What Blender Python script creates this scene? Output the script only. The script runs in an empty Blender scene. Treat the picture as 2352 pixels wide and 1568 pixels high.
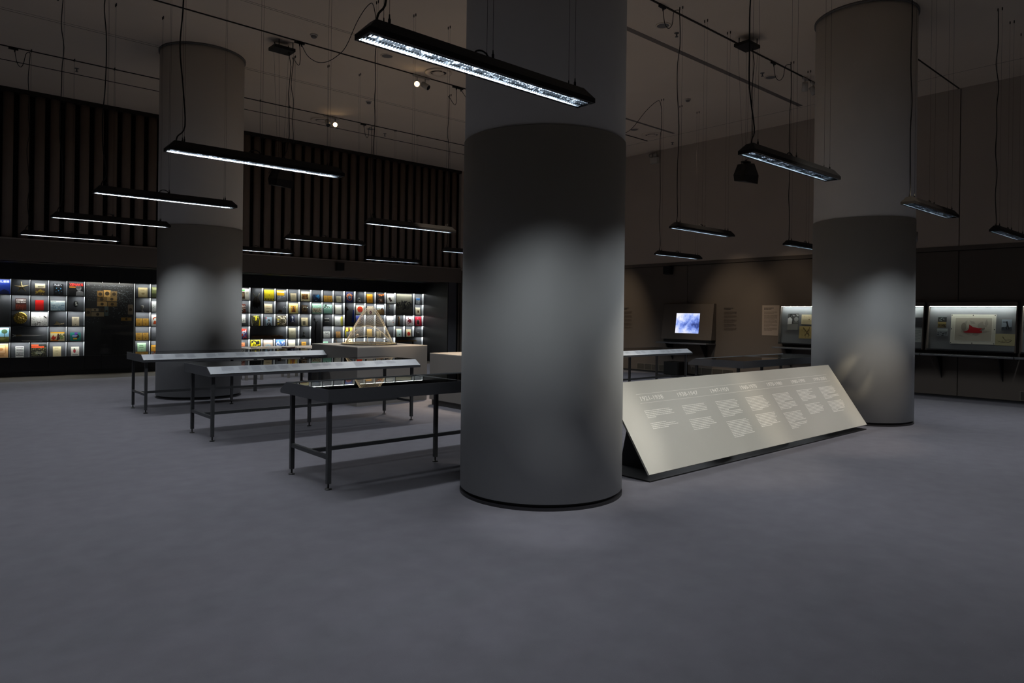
import bpy, math, random
from mathutils import Matrix, Vector
random.seed(7)
PI = math.pi
sc = bpy.context.scene
C = sc.collection
# ------------------------------------------------------------------ camera, world, exposure
cam_d = bpy.data.cameras.new('camera'); cam = bpy.data.objects.new('camera', cam_d); C.objects.link(cam)
cam_d.sensor_width = 36.0; cam_d.lens = 1590.656 / 2352 * 36; cam_d.shift_y = -59.59 / 2352
cam_d.clip_start = 0.05; cam_d.clip_end = 200
cam.matrix_world = (Matrix.Translation((0, 0, 1.5)) @ Matrix.Rotation(-0.72574, 4, 'Z')
                    @ Matrix.Rotation(PI / 2, 4, 'X') @ Matrix.Rotation(0.0128, 4, 'Z'))
sc.camera = cam
w = bpy.data.worlds.new('world'); sc.world = w; w.use_nodes = True
w.node_tree.nodes['Background'].inputs[0].default_value = (0.5, 0.45, 0.42, 1)
w.node_tree.nodes['Background'].inputs[1].default_value = 0.0
vs = sc.view_settings
vs.view_transform = 'Standard'; vs.look = 'None'; vs.gamma = 1.0; vs.use_curve_mapping = False; vs.exposure = 0.0
cy = sc.cycles
cy.use_denoising = True; cy.max_bounces = 7; cy.diffuse_bounces = 4; cy.glossy_bounces = 4; cy.transparent_max_bounces = 12
cy.sample_clamp_indirect = 2.0; cy.sample_clamp_direct = 0.0; cy.caustics_reflective = False; cy.caustics_refractive = False
cy.use_light_tree = True

# ------------------------------------------------------------------ lights of the room and added fill lights
def lin(h):
    if isinstance(h, str):
        h = h.lstrip('#'); v = [int(h[i:i + 2], 16) / 255 for i in (0, 2, 4)]
    else: v = [c / 255 for c in h]
    return tuple(c / 12.92 if c <= .04045 else ((c + .055) / 1.055) ** 2.4 for c in v)
PENDANT_W = 23.5
def louvre_light(name, loc):
    # wide (batwing) distribution of a louvred twin-tube luminaire with its 60 degree cut-off
    d = bpy.data.lights.new(name, 'AREA'); d.shape = 'RECTANGLE'; d.size = 1.50; d.size_y = .115; d.energy = PENDANT_W; d.color = (.90, .95, 1.0)
    d.spread = math.radians(140); d.use_nodes = True; nt = d.node_tree; em = nt.nodes['Emission']
    g = nt.nodes.new('ShaderNodeNewGeometry'); dt = nt.nodes.new('ShaderNodeVectorMath'); dt.operation = 'DOT_PRODUCT'
    nt.links.new(g.outputs['Normal'], dt.inputs[0]); nt.links.new(g.outputs['Incoming'], dt.inputs[1])
    ab = nt.nodes.new('ShaderNodeMath'); ab.operation = 'ABSOLUTE'; nt.links.new(dt.outputs['Value'], ab.inputs[0])
    rp = nt.nodes.new('ShaderNodeValToRGB'); e = rp.color_ramp.elements
    e[0].position = .44; e[0].color = (0, 0, 0, 1); e[1].position = 1.0; e[1].color = (.7, .7, .7, 1)
    for c_, v in ((.49, .55), (.55, .95), (.64, 1.0), (.8, .85)): q = e.new(c_); q.color = (v, v, v, 1)
    nt.links.new(ab.outputs[0], rp.inputs[0]); nt.links.new(rp.outputs[0], em.inputs['Strength'])
    lo = bpy.data.objects.new(name, d); C.objects.link(lo); lo.location = loc
    return lo
LED_STRENGTH = 80.0
CASE_LED = 60.0
def spot(name, loc, target, power, deg, col=(1.0, .80, .58), blend=.6, size=.05):
    d = bpy.data.lights.new(name, 'SPOT'); d.energy = power; d.spot_size = math.radians(deg); d.spot_blend = blend
    d.color = col; d.shadow_soft_size = size
    o = bpy.data.objects.new(name, d); C.objects.link(o); o.location = loc
    o.rotation_euler = (Vector(target) - Vector(loc)).to_track_quat('-Z', 'Y').to_euler()
    return o
# exhibition spots on the ceiling tracks (two of them show their lamp in the picture), plus a few added fill spots
spot('track_light_glow', (7.28, 10.88, 5.84), (5.6, 8.2, .8), 60, 40)
spot('track_light_glow', (7.50, 14.68, 5.85), (6.6, 12.6, .9), 60, 40)
spot('model_spot', (6.2, 6.13, 5.8), (6.4, 10.75, 1.1), 900, 15)
spot('model_spot', (8.4, 11.07, 5.8), (6.9, 9.3, .9), 500, 28)
for p_, q_, w_ in (((7.9, 11.07, 5.8), (7.9, 9.2, 0), 1300), ((10.7, 11.07, 5.8), (10.4, 10.2, 0), 1500), ((7.4, 14.77, 5.8), (7.7, 13.2, 0), 900), ((9.0, 6.125, 5.8), (9.2, 7.3, 0), 700)):
    spot('bounce_spot', p_, q_, w_, 40)  # unseen spots added so their floor bounce warms the ceiling
spot('timeline_column_spot', (6.4, -.6, 5.8), (6.4, 4.1, .5), 560, 26, (1, .90, .74))
spot('timeline_column_spot', (8.6, -.6, 5.8), (8.7, 4.1, .5), 480, 26, (1, .80, .60))
spot('timeline_column_spot', (8.2, -.6, 5.8), (4.75, 3.9, .62), 1200, 15, (1, .95, .86), .9)  # added spot, aimed at the near column's right edge to brighten it
spot('column_spot', (6.2, -.6, 5.8), (10.3, 3.9, .35), 750, 13, (1, .82, .62), .9)
spot('track_light', (6.2, 1.2, 5.6), (8.42, 2.86, 2.84), 900, 5, (1, .82, .55))
spot('column_fill', (1.2, -.6, 5.8), (3.62, 3.75, -.1), 800, 11, (.94, .97, 1.0), 1.0)  # unseen fill spot added to brighten the near column's foot
spot('wall_spot', (12.6, 8.9, 5.8), (15.47, 9.1, .9), 420, 34, (1, .8, .58), .9)
spot('wall_spot', (12.9, 12.4, 5.8), (15.47, 12.75, .9), 480, 30, (1, .8, .58), .9)
spot('wall_spot', (12.9, 7.2, 5.8), (15.47, 7.9, .6), 160, 36)
# daylight-free hall: a dim fill light added behind the camera
a = bpy.data.lights.new('rear_fill', 'AREA'); a.shape = 'RECTANGLE'; a.size = 6; a.size_y = 3; a.energy = 2; a.color = (1, .93, .86)
ao = bpy.data.objects.new('rear_fill', a); C.objects.link(ao); ao.location = (2.0, -5.8, 2.2); ao.rotation_euler = (PI / 2, 0, 0)

# ------------------------------------------------------------------ materials
MATS = {}
def mat(name, col, rough=.6, metal=0., spec=.5, noise=None, bump=None, emit=None, es=0., coat=0.):
    if name in MATS: return MATS[name]
    m = bpy.data.materials.new(name); m.use_nodes = True; nt = m.node_tree; b = nt.nodes['Principled BSDF']
    c = lin(col)
    b.inputs['Base Color'].default_value = (*c, 1); b.inputs['Roughness'].default_value = rough
    b.inputs['Metallic'].default_value = metal; b.inputs['Specular IOR Level'].default_value = spec
    b.inputs['Coat Weight'].default_value = coat
    tc = None
    if noise or bump:
        tc = nt.nodes.new('ShaderNodeTexCoord')
    if noise:
        sca, amt, det = noise
        n = nt.nodes.new('ShaderNodeTexNoise'); n.inputs['Scale'].default_value = sca; n.inputs['Detail'].default_value = det
        nt.links.new(tc.outputs['Object'], n.inputs['Vector'])
        r = nt.nodes.new('ShaderNodeMapRange'); r.inputs[1].default_value = .3; r.inputs[2].default_value = .7
        r.inputs[3].default_value = 1 - amt; r.inputs[4].default_value = 1 + amt
        nt.links.new(n.outputs['Fac'], r.inputs[0])
        x = nt.nodes.new('ShaderNodeMix'); x.data_type = 'RGBA'; x.blend_type = 'MULTIPLY'; x.inputs[0].default_value = 1
        x.inputs[6].default_value = (*c, 1); nt.links.new(r.outputs[0], x.inputs[7]); nt.links.new(x.outputs[2], b.inputs['Base Color'])
    if bump:
        n2 = nt.nodes.new('ShaderNodeTexNoise'); n2.inputs['Scale'].default_value = bump[0]; n2.inputs['Detail'].default_value = 3
        nt.links.new(tc.outputs['Object'], n2.inputs['Vector'])
        bp = nt.nodes.new('ShaderNodeBump'); bp.inputs['Strength'].default_value = bump[1]; bp.inputs['Distance'].default_value = bump[2]
        nt.links.new(n2.outputs['Fac'], bp.inputs['Height']); nt.links.new(bp.outputs[0], b.inputs['Normal'])
    if emit:
        b.inputs['Emission Color'].default_value = (*lin(emit), 1); b.inputs['Emission Strength'].default_value = es
    MATS[name] = m
    return m
def emission(name, col, s, sampling='AUTO'):
    m = bpy.data.materials.new(name); m.use_nodes = True; nt = m.node_tree; nt.nodes.clear()
    e = nt.nodes.new('ShaderNodeEmission'); e.inputs[0].default_value = (*lin(col), 1); e.inputs[1].default_value = s
    o = nt.nodes.new('ShaderNodeOutputMaterial'); nt.links.new(e.outputs[0], o.inputs[0])
    m.cycles.emission_sampling = sampling
    return m
def glass_pane(name, tint=(1, 1, 1), refl=1.0):
    m = bpy.data.materials.new(name); m.use_nodes = True; nt = m.node_tree; nt.nodes.clear()
    t = nt.nodes.new('ShaderNodeBsdfTransparent'); t.inputs[0].default_value = (*tint, 1)
    g = nt.nodes.new('ShaderNodeBsdfGlossy'); g.inputs['Roughness'].default_value = .01
    f = nt.nodes.new('ShaderNodeFresnel'); f.inputs[0].default_value = 1.45
    mu = nt.nodes.new('ShaderNodeMath'); mu.operation = 'MULTIPLY'; mu.inputs[1].default_value = refl
    x = nt.nodes.new('ShaderNodeMixShader'); o = nt.nodes.new('ShaderNodeOutputMaterial')
    nt.links.new(f.outputs[0], mu.inputs[0]); nt.links.new(mu.outputs[0], x.inputs[0])
    nt.links.new(t.outputs[0], x.inputs[1]); nt.links.new(g.outputs[0], x.inputs[2]); nt.links.new(x.outputs[0], o.inputs[0])
    return m
def hexm(h):
    return mat('print_' + h, h, .55, spec=.3)
M_CARPET = mat('carpet', '67666c', .95, spec=.1, noise=(5.5, .07, 9), bump=(420, .35, .004))
M_CEIL = mat('ceiling_plaster', 'dccdbb', .9, spec=.2, noise=(.5, .04, 3))
M_GROOVE = mat('groove_dark', '2e2824', .8, spec=.2)
M_COL_LO = mat('column_grey', 'acaead', .55, spec=.35, noise=(2.2, .03, 4))
M_COL_UP = mat('column_light', 'd6d0c8', .7, spec=.3, noise=(1.5, .03, 4))
M_SKIRT = mat('skirting_black', '17161a', .5)
M_SLAT = mat('slat_timber', '76685d', .7, spec=.25, noise=(3, .05, 4))
M_BACK = mat('slat_backing', '1a1817', .9, spec=.1)
M_FASCIA = mat('fascia_paint', '6e665f', .75, spec=.2)
M_DARK = mat('dark_laminate', '1d1d20', .5, spec=.35)
M_SHELF = mat('shelf_edge_metal', '18181a', .45, spec=.4)
M_CUBBY = mat('cubby_lining', '585a5e', .7, spec=.2)
M_SIDE = mat('cubby_side', 'c3c8cc', .6, spec=.3)  # paler than the lining: bright LED-lit strips put into the colour
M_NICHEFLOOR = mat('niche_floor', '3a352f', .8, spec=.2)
M_WALL = mat('wall_paint', '5b544e', .8, spec=.2, noise=(1.1, .03, 4))
M_WALL_UP = mat('wall_paint_upper', 'aea398', .85, spec=.2, noise=(1.1, .03, 4))
M_TABLE = mat('powder_coat', '4b4c50', .45, spec=.4, noise=(300, .05, 2))
M_TABLE_SLOPE = mat('brushed_label_rail', '9da2a7', .42, spec=.5, noise=(120, .05, 3))
M_TRAY = mat('case_lining', '0d0d0f', .6, spec=.2)
M_LEG = mat('leg_steel', '3a3b3d', .45, spec=.45)
M_BLACK = mat('black_plastic', '0c0c0d', .45, spec=.4)
M_HOUSING = mat('lamp_housing', '131316', .5, spec=.35)
M_CORD = mat('black_cord', '0a0a0a', .6)
M_WIRE = mat('steel_wire', '2e2924', .4, metal=.6)
M_LOUVRE = mat('louvre_metal', 'd8dde0', .16, metal=1.0)
_nt = M_LOUVRE.node_tree; _tc = _nt.nodes.new('ShaderNodeTexCoord'); _n = _nt.nodes.new('ShaderNodeTexNoise'); _n.inputs['Scale'].default_value = 34; _n.inputs['Detail'].default_value = 3
_nt.links.new(_tc.outputs['Object'], _n.inputs['Vector']); _r = _nt.nodes.new('ShaderNodeValToRGB')
_r.color_ramp.elements[0].position = .54; _r.color_ramp.elements[0].color = (.035, .04, .045, 1); _r.color_ramp.elements[1].position = .72; _r.color_ramp.elements[1].color = (.9, .95, 1, 1)  # bright specks on dark metal: the louvre's sparkle painted into its colour
_nt.links.new(_n.outputs['Fac'], _r.inputs[0]); _nt.links.new(_r.outputs[0], _nt.nodes['Principled BSDF'].inputs['Base Color'])
M_REFL = mat('reflector', '4a5054', .3, metal=.9)
M_TUBE = emission('lamp_tube', 'eef6ff', 60.0, 'NONE')
M_LED = emission('led_strip', 'f6f8f6', LED_STRENGTH)
M_CLED = emission('case_led', 'f0f6f2', CASE_LED)
M_BULB = emission('warm_bulb', 'ffd9a0', 18.0, 'NONE')
M_PLINTH = mat('plinth_paint', '7c7874', .65, spec=.3, noise=(2, .02, 3))
M_PLINTHTOP = mat('plinth_top', 'bfb6aa', .25, spec=.6)
M_PANEL = mat('timeline_metal', 'b5b4ac', .42, spec=.5, noise=(1.3, .04, 4))
M_LETTER = mat('letter_white', 'f3f1ea', .6, spec=.2)
M_WHITE = mat('white_plastic', 'b9b4ac', .6)
M_GREYMESH = mat('speaker_mesh', '6d6a68', .7)
M_BEIGE = mat('model_wood', 'f0e2c2', .5, spec=.4)
M_GLASS = glass_pane('clear_glass', (.97, .98, .97), .8)
M_CASEGLASS = glass_pane('case_top_glass', (.10, .10, .105), 1.0)
M_TEXTD = mat('vinyl_dark', '2c2723', .7)
M_CAPTION = mat('caption_grey', '7c8289', .5)
M_VENT = mat('vent_grille', '6a655b', .6)

# ------------------------------------------------------------------ mesh builder
class MB:
    def __init__(s): s.v = []; s.f = []; s.fm = []; s.sm = []; s.mats = []; s.cur = 0
    def use(s, m):
        if m not in s.mats: s.mats.append(m)
        s.cur = s.mats.index(m); return s
    def face(s, idx, smooth=False): s.f.append(idx); s.fm.append(s.cur); s.sm.append(smooth)
    def add(s, pts, faces, smooth=False):
        o = len(s.v); s.v += [tuple(p) for p in pts]
        for f in faces: s.face([o + i for i in f], smooth)
        return s
    BF = [(0, 3, 2, 1), (4, 5, 6, 7), (0, 1, 5, 4), (1, 2, 6, 5), (2, 3, 7, 6), (3, 0, 4, 7)]
    def box(s, x0, x1, y0, y1, z0, z1):
        return s.add([(x0, y0, z0), (x1, y0, z0), (x1, y1, z0), (x0, y1, z0), (x0, y0, z1), (x1, y0, z1), (x1, y1, z1), (x0, y1, z1)], MB.BF)
    def obox(s, o, a, b, c):
        o, a, b, c = map(Vector, (o, a, b, c))
        return s.add([o, o + a, o + a + b, o + b, o + c, o + a + c, o + a + b + c, o + b + c], MB.BF)
    def quad(s, *p): return s.add(p, [tuple(range(len(p)))])
    def loft(s, rings, cap=True, smooth=True, close=True):
        o = len(s.v); n = len(rings[0])
        for r in rings: s.v += [tuple(p) for p in r]
        for i in range(len(rings) - 1):
            for j in range(n if close else n - 1):
                k = (j + 1) % n
                s.face([o + i * n + j, o + i * n + k, o + (i + 1) * n + k, o + (i + 1) * n + j], smooth)
        if cap:
            s.face([o + j for j in range(n)][::-1]); s.face([o + (len(rings) - 1) * n + j for j in range(n)])
        return s
    def lathe(s, c, prof, n=24, smooth=True, cap=True):
        return s.loft([[(c[0] + r * math.cos(2 * PI * j / n), c[1] + r * math.sin(2 * PI * j / n), c[2] + z) for j in range(n)] for r, z in prof], cap, smooth)
    def tube(s, pts, r, n=6, smooth=True):
        pts = [Vector(p) for p in pts]; rings = []
        up = None
        for i, p in enumerate(pts):
            t = (pts[min(i + 1, len(pts) - 1)] - pts[max(i - 1, 0)])
            if t.length < 1e-9: t = Vector((0, 0, 1))
            t.normalize()
            if up is None:
                up = t.orthogonal().normalized()
            else:
                up = (up - t * up.dot(t))
                up = up.normalized() if up.length > 1e-6 else t.orthogonal().normalized()
            b = t.cross(up); rr = r[i] if isinstance(r, (list, tuple)) else r
            rings.append([p + (up * math.cos(2 * PI * j / n) + b * math.sin(2 * PI * j / n)) * rr for j in range(n)])
        return s.loft(rings, True, smooth)
    def ball(s, c, rx, ry=None, rz=None, n=14, m=8):
        ry = ry or rx; rz = rz or rx
        return s.loft([[(c[0] + rx * math.sin(PI * i / m + 1e-3) * math.cos(2 * PI * j / n), c[1] + ry * math.sin(PI * i / m + 1e-3) * math.sin(2 * PI * j / n), c[2] - rz * math.cos(PI * i / m)) for j in range(n)] for i in range(m + 1)], True, True)
    def prism(s, poly, a, b):
        n = len(poly); lo = [Vector(p) + Vector(a) for p in poly]; hi = [Vector(p) + Vector(b) for p in poly]
        return s.loft([lo, hi], True, False)
    def mesh(s, name, off=(0, 0, 0), m=None):
        me = bpy.data.meshes.new(name)
        me.from_pydata([(p[0] - off[0], p[1] - off[1], p[2] - off[2]) for p in s.v], [], s.f)
        ms = s.mats or ([m] if m else [])
        for q in ms: me.materials.append(q)
        me.polygons.foreach_set('material_index', s.fm if s.mats else [0] * len(s.f))
        me.polygons.foreach_set('use_smooth', s.sm)
        me.update(); return me
def wloc(o):
    v = Vector((0, 0, 0))
    while o: v += o.location; o = o.parent
    return v
def part(name, mb, m, parent, **pr):
    o = bpy.data.objects.new(name, mb.mesh(name, wloc(parent), m)); C.objects.link(o); o.parent = parent
    for k, v in pr.items(): o[k] = v
    return o
def thing(name, label, cat, loc, group=None):
    o = bpy.data.objects.new(name, None); C.objects.link(o); o.location = loc; o.empty_display_size = .1
    o['label'] = label; o['category'] = cat
    if group: o['group'] = group
    return o
def one(name, mb, m, label, cat, group=None):
    xs = [p[0] for p in mb.v]; ys = [p[1] for p in mb.v]; zs = [p[2] for p in mb.v]
    b = ((min(xs) + max(xs)) / 2, (min(ys) + max(ys)) / 2, min(zs))
    o = bpy.data.objects.new(name, mb.mesh(name, b, m)); C.objects.link(o); o.location = b
    o['label'] = label; o['category'] = cat
    if group: o['group'] = group
    return o
def struct(name, mb, m, parent=None):
    o = bpy.data.objects.new(name, mb.mesh(name, wloc(parent) if parent else (0, 0, 0), m)); C.objects.link(o)
    if parent: o.parent = parent
    else: o['kind'] = 'structure'
    return o
FONT = {}
def text2d(txt):
    if txt in FONT: return FONT[txt]
    cu = bpy.data.curves.new('t', 'FONT'); cu.body = txt; cu.resolution_u = 2; cu.offset = .012
    o = bpy.data.objects.new('t', cu); C.objects.link(o)
    dg = bpy.context.evaluated_depsgraph_get(); me = bpy.data.meshes.new_from_object(o.evaluated_get(dg))
    v = [(q.co.x, q.co.y) for q in me.vertices]; f = [list(p.vertices) for p in me.polygons]
    bpy.data.objects.remove(o); bpy.data.curves.remove(cu); bpy.data.meshes.remove(me)
    x0 = min(q[0] for q in v); x1 = max(q[0] for q in v); y0 = min(q[1] for q in v); y1 = max(q[1] for q in v)
    FONT[txt] = ([((q[0] - x0) / (x1 - x0), (q[1] - y0) / (y1 - y0)) for q in v], f)
    return FONT[txt]

# ------------------------------------------------------------------ the setting
ZC = 6.045; XW = 15.474; YS = 17.488; YN = 18.80
mb = MB(); mb.box(-9, XW + .4, -7, YS, -.1, 0); floor = struct('floor', mb, M_CARPET)
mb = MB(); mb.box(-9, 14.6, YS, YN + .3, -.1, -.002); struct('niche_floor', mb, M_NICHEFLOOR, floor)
mb = MB(); mb.box(XW - .13, XW + .02, -7, YS, 0, .004); struct('floor_edge_strip', mb, mat('edge_strip', '3c3d42', .7), floor)
mb = MB(); mb.box(-9, XW + .4, -7, YN + .4, ZC, ZC + .15); ceiling = struct('ceiling', mb, M_CEIL)
def cline(name, x0, x1, y0, y1, z=.003, m=M_GROOVE):
    b = MB(); b.box(x0, x1, y0, y1, ZC - z, ZC + .001); return struct(name, b, m, ceiling)
for y in (6.125, 11.07, 14.77): cline('lighting_track', -9, 14.4, y - .014, y + .014, .012)
cline('ceiling_joint', -9, XW, 15.60, 15.64)
cline('ceiling_seam', -9, 14.4, 13.02, 13.03, .002, mat('seam', '6b615a', .8))
cline('ceiling_seam', -9, 14.4, 12.94, 12.946, .002, MATS['seam'])
cline('ceiling_seam', -9, 9.0, 10.21, 10.216, .002, MATS['seam'])
cline('ceiling_seam', -9, 9.0, 10.16, 10.166, .002, MATS['seam'])
cline('air_slot', 8.4, 14.36, 6.95, 7.05, .003, mat('slot_grey', '6f6660', .8))
cline('air_slot', 12.2, 14.30, 10.14, 10.21, .003, MATS['slot_grey'])
cline('ceiling_seam', 14.45, 14.458, -7, YS, .002, MATS['seam'])
cline('ceiling_joint', 12.6, XW, 4.345, 4.375)
# slatted wall above the shelf niche
mb = MB(); mb.box(-9, 13.34, YS + .16, YS + .26, 2.5, ZC); wall_back = struct('wall_back', mb, M_BACK)
mb = MB(); mb.box(13.34, XW + .3, YS + .1, YS + .26, 0, ZC); struct('wall_return', mb, M_WALL_UP, wall_back)
mb = MB(); mb.box(13.30, 13.40, YS - .02, YS + .12, 2.98, ZC); struct('corner_post', mb, M_WALL_UP, wall_back)
mb = MB(); mb.box(-9, 13.3, YS - .03, YS + .16, ZC - .08, ZC - .001); struct('head_rail', mb, M_GROOVE, wall_back)
slat_me = None
nsl = 0
for i in range(-12, 44):
    x = 1.575 + .2716 * i
    if x > 13.1: continue
    if slat_me is None:
        b = MB(); n = 8; wd = .178
        prof = [(wd * j / n, -.05 * math.sin(PI * (.10 + .9 * j / n)) - .012) for j in range(n + 1)] + [(wd, .03), (0, .03)]
        b.loft([[(px, py, z) for px, py in prof] for z in (0.0, 3.06)], True, False)
        slat_me = b.mesh('slat', (0, 0, 0), M_SLAT)
        for pl in slat_me.polygons: pl.use_smooth = abs(pl.normal.z) < .5
    o = bpy.data.objects.new('slat', slat_me); C.objects.link(o); o.parent = wall_back; o.location = (x, YS + .06, 2.972 - .02)
mb = MB(); mb.box(-9, 13.34, YS - .002, YS + .5, 2.51, 2.945); struct('trim_1', mb, M_FASCIA)
mb = MB(); mb.box(-9, 13.34, YS - .03, YS + .5, 2.945, 2.972); struct('trim_2', mb, mat('ledge_lip', '8d847b', .7))
mb = MB(); mb.box(-9, 13.34, YS + .5, YN + .25, 2.51, 2.6); struct('niche_soffit', mb, M_DARK, wall_back)
mb = MB(); mb.box(12.86, 13.165, YS, YN + .2, 0, 2.51); jamb = struct('niche_jamb', mb, mat('jamb_grey', '4c4e54', .7), wall_back)
mb = MB(); mb.box(12.835, 12.859, YS + .01, YN + .1, .0, 2.51); struct('niche_return', mb, M_DARK, wall_back)
mb = MB(); mb.box(-9, 14.6, YN + .26, YN + .36, 0, 2.6); struct('niche_back', mb, M_DARK, wall_back)
mb = MB(); mb.box(13.165, 13.30, YS + .09, YS + .3, 0, 2.51); struct('door_1', mb, M_BLACK)
mb = MB(); mb.box(13.345, XW + .3, YS + .02, YS + .10, 0, 2.9); struct('trim_3', mb, M_WALL)
# right wall with its recessed joints
mb = MB(); mb.box(XW + .03, XW + .2, -7, YS + .3, 0, ZC); wall_right = struct('wall_right', mb, M_GROOVE)
for y0, y1 in ((-7, 4.322), (4.338, YS)):
    b = MB(); b.box(XW, XW + .05, y0, y1, 2.97, ZC); struct('wall_panel', b, M_WALL_UP, wall_right)
for y0, y1 in ((-7, 4.322), (4.338, 10.522), (10.536, YS)):
    b = MB(); b.box(XW, XW + .05, y0, y1, .045, 2.872); struct('wall_panel', b, M_WALL, wall_right)
mb = MB(); mb.box(XW - .012, XW + .04, -7, YS, 2.885, 2.97); struct('trim_4', mb, M_WALL)
mb = MB(); mb.box(XW + .012, XW + .04, -7, YS, 0, .045); struct('baseboard_right', mb, M_SKIRT)
mb = MB(); mb.box(-9.2, -9, -7, YN + .4, 0, ZC); struct('wall_left', mb, M_WALL_UP)
mb = MB(); mb.box(-9, XW + .4, -7.2, -7, 0, ZC); struct('wall_front', mb, M_WALL_UP)

# ------------------------------------------------------------------ columns
for (x, y), lab in (((4.188, 4.321), 'large round grey column standing nearest, in the middle of the hall'),
                    ((4.04, 12.95), 'round grey column behind the three display tables on the left'),
                    ((10.902, 4.319), 'round grey column at the far end of the slanted timeline panel')):
    t = thing('column', lab, 'column', (x, y, 0), 'round columns')
    b = MB(); b.lathe((x, y, 0), [(.697, .05), (.697, 2.972)], 72); part('lower_shaft', b, M_COL_LO, t)
    b = MB(); b.lathe((x, y, 0), [(.691, 2.972), (.691, ZC - .03)], 72); part('upper_shaft', b, M_COL_UP, t)
    b = MB(); b.lathe((x, y, 0), [(.70, 0), (.70, .022), (.66, .022), (.66, .05)], 72, False); part('base_ring', b, M_SKIRT, t)
    b = MB(); b.lathe((x, y, 0), [(.712, ZC - .03), (.712, ZC)], 72); part('collar', b, mat('collar_grey', '6a6764', .7), t)

# ------------------------------------------------------------------ display tables
TL, TW, TZ = 2.867, .968, .862
def make_table(x0, y0, label, flip=False):
    t = thing('display_table', label, 'table', (x0 + TL / 2, y0 + TW / 2, 0), 'long display tables with sloped label rails')
    cyy = y0 + TW / 2
    Y = lambda d: (y0 + d) if not flip else (y0 + TW - d)       # d measured from the sloped long side
    def prof(x, pts): return [(x, Y(d), z) for d, z in pts]
    out = [(0, .753), (0, .787), (.1285, TZ), (TW, TZ), (TW, .753)]
    th = .006
    # end plates
    for xa in (x0, x0 + TL - th):
        b = MB(); b.loft([prof(xa, out), prof(xa + th, out)], True, False); part('end_plate', b, M_TABLE, t)
    b = MB(); b.box(x0 + th, x0 + TL - th, min(Y(0), Y(th)), max(Y(0), Y(th)), .753, .787); part('front_rim', b, M_TABLE, t)
    b = MB(); b.box(x0 + th, x0 + TL - th, min(Y(TW - th), Y(TW)), max(Y(TW - th), Y(TW)), .753, TZ); part('back_apron', b, M_TABLE, t)
    b = MB(); sl = [(0, .787), (.1285, TZ), (.1285, TZ - .008), (0, .779)]
    b.loft([prof(x0 + th, sl), prof(x0 + TL - th, sl)], True, False); rail = part('label_rail', b, M_TABLE_SLOPE, t)
    nrm = Vector((0, -(TZ - .787) if not flip else (TZ - .787), .1285)).normalized()
    b = MB(); rnd = random.Random(int(x0 * 100 + y0 * 10))
    xx = x0 + .15
    while xx < x0 + TL - .3:
        ww = rnd.uniform(.1, .16)
        nl = rnd.randint(6, 9)
        for j in range(nl):
            d0 = .112 - j * .0098
            if d0 < .02: break
            z0 = .787 + d0 / .1285 * (TZ - .787); d1 = d0 - .0042; z1 = .787 + d1 / .1285 * (TZ - .787)
            wj = ww * (rnd.uniform(.85, 1) if j < nl - 1 else rnd.uniform(.3, .7))
            o = nrm * .0008
            b.quad(*[Vector(p) + o for p in ((xx, Y(d0), z0), (xx, Y(d1), z1), (xx + wj, Y(d1), z1), (xx + wj, Y(d0), z0))])
        xx += ww + rnd.choice((.03, .05, .16))
    part('caption_text', b, M_CAPTION, rail, kind='stuff')
    b = MB(); b.box(x0 + th, x0 + TL - th, y0 + th, y0 + TW - th, .755, .763); part('tray', b, M_TRAY, t)
    a0, a1 = sorted((Y(.1285), Y(TW - th)))
    xm = x0 + TL / 2
    for xa, xb in ((x0 + th, xm - .0015), (xm + .0015, x0 + TL - th)):
        g_ = .006 if flip else 0
        b = MB(); b.loft([[(xa, a0 + .002, zz), (xb, a0 + .002, zz), (xb, a1, zz - g_), (xa, a1, zz - g_)] for zz in (TZ - .010, TZ - .0015)], True, False); part('glass_pane', b, M_CASEGLASS, t)
    b = MB(); b.box(xm - .003, xm + .003, a0, a1, TZ - .011, TZ - .001); part('glass_joint', b, mat('joint_grey', '77787a', .4), t)
    # frame: two legs at each end, one in the middle, cross and long rails
    s = .018
    legs = [(x0 + .068, y0 + .119), (x0 + .068, y0 + TW - .119), (x0 + TL - .068, y0 + .119), (x0 + TL - .068, y0 + TW - .119), (xm, cyy)]
    for lx, ly in legs:
        b = MB(); b.box(lx - s, lx + s, ly - s, ly + s, .05, .755); lg = part('leg', b, M_LEG, t)
        b = MB(); b.lathe((lx, ly, 0), [(.03, 0), (.03, .006), (.022, .012), (.008, .014), (.008, .052)], 16, False); part('levelling_foot', b, M_BLACK, lg)
    zr = .255
    for lx in (x0 + .068, x0 + TL - .068):
        b = MB(); b.box(lx - .015, lx + .015, y0 + .119 + s, y0 + TW - .119 - s, zr, zr + .035); part('cross_rail', b, M_LEG, t)
    for xa, xb in ((x0 + .083, xm - s), (xm + s, x0 + TL - .083)):
        b = MB(); b.box(xa, xb, cyy - .015, cyy + .015, zr, zr + .035); part('long_rail', b, M_LEG, t)
    b = MB(); b.box(xm - .25, xm + .3, cyy - .12, cyy + .12, .735, .754); part('cable_tray', b, M_BLACK, t)
    return t
make_table(2.687, 5.313, 'nearest long grey display table, left of the central column', True)
make_table(2.672, 8.176, 'second grey display table back on the left, its label rail towards us')
make_table(2.660, 11.005, 'third grey display table back on the left, beside the left column')
t = thing('reading_table', 'pale far reading table with booklets beside the big grey plinth', 'table', (6.0, 13.55, 0))
b = MB(); b.box(5.02, 7.0, 13.0, 14.1, .765, .80); part('tabletop', b, M_PLINTHTOP, t)
for lx in (5.1, 6.92):
    for ly in (13.08, 14.02): b = MB(); b.box(lx - .025, lx + .025, ly - .025, ly + .025, 0, .765); part('leg', b, M_LEG, t)
for lx in (5.1, 6.92): b = MB(); b.box(lx - .02, lx + .02, 13.105, 13.995, .70, .765); part('rail', b, M_LEG, t)
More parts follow.
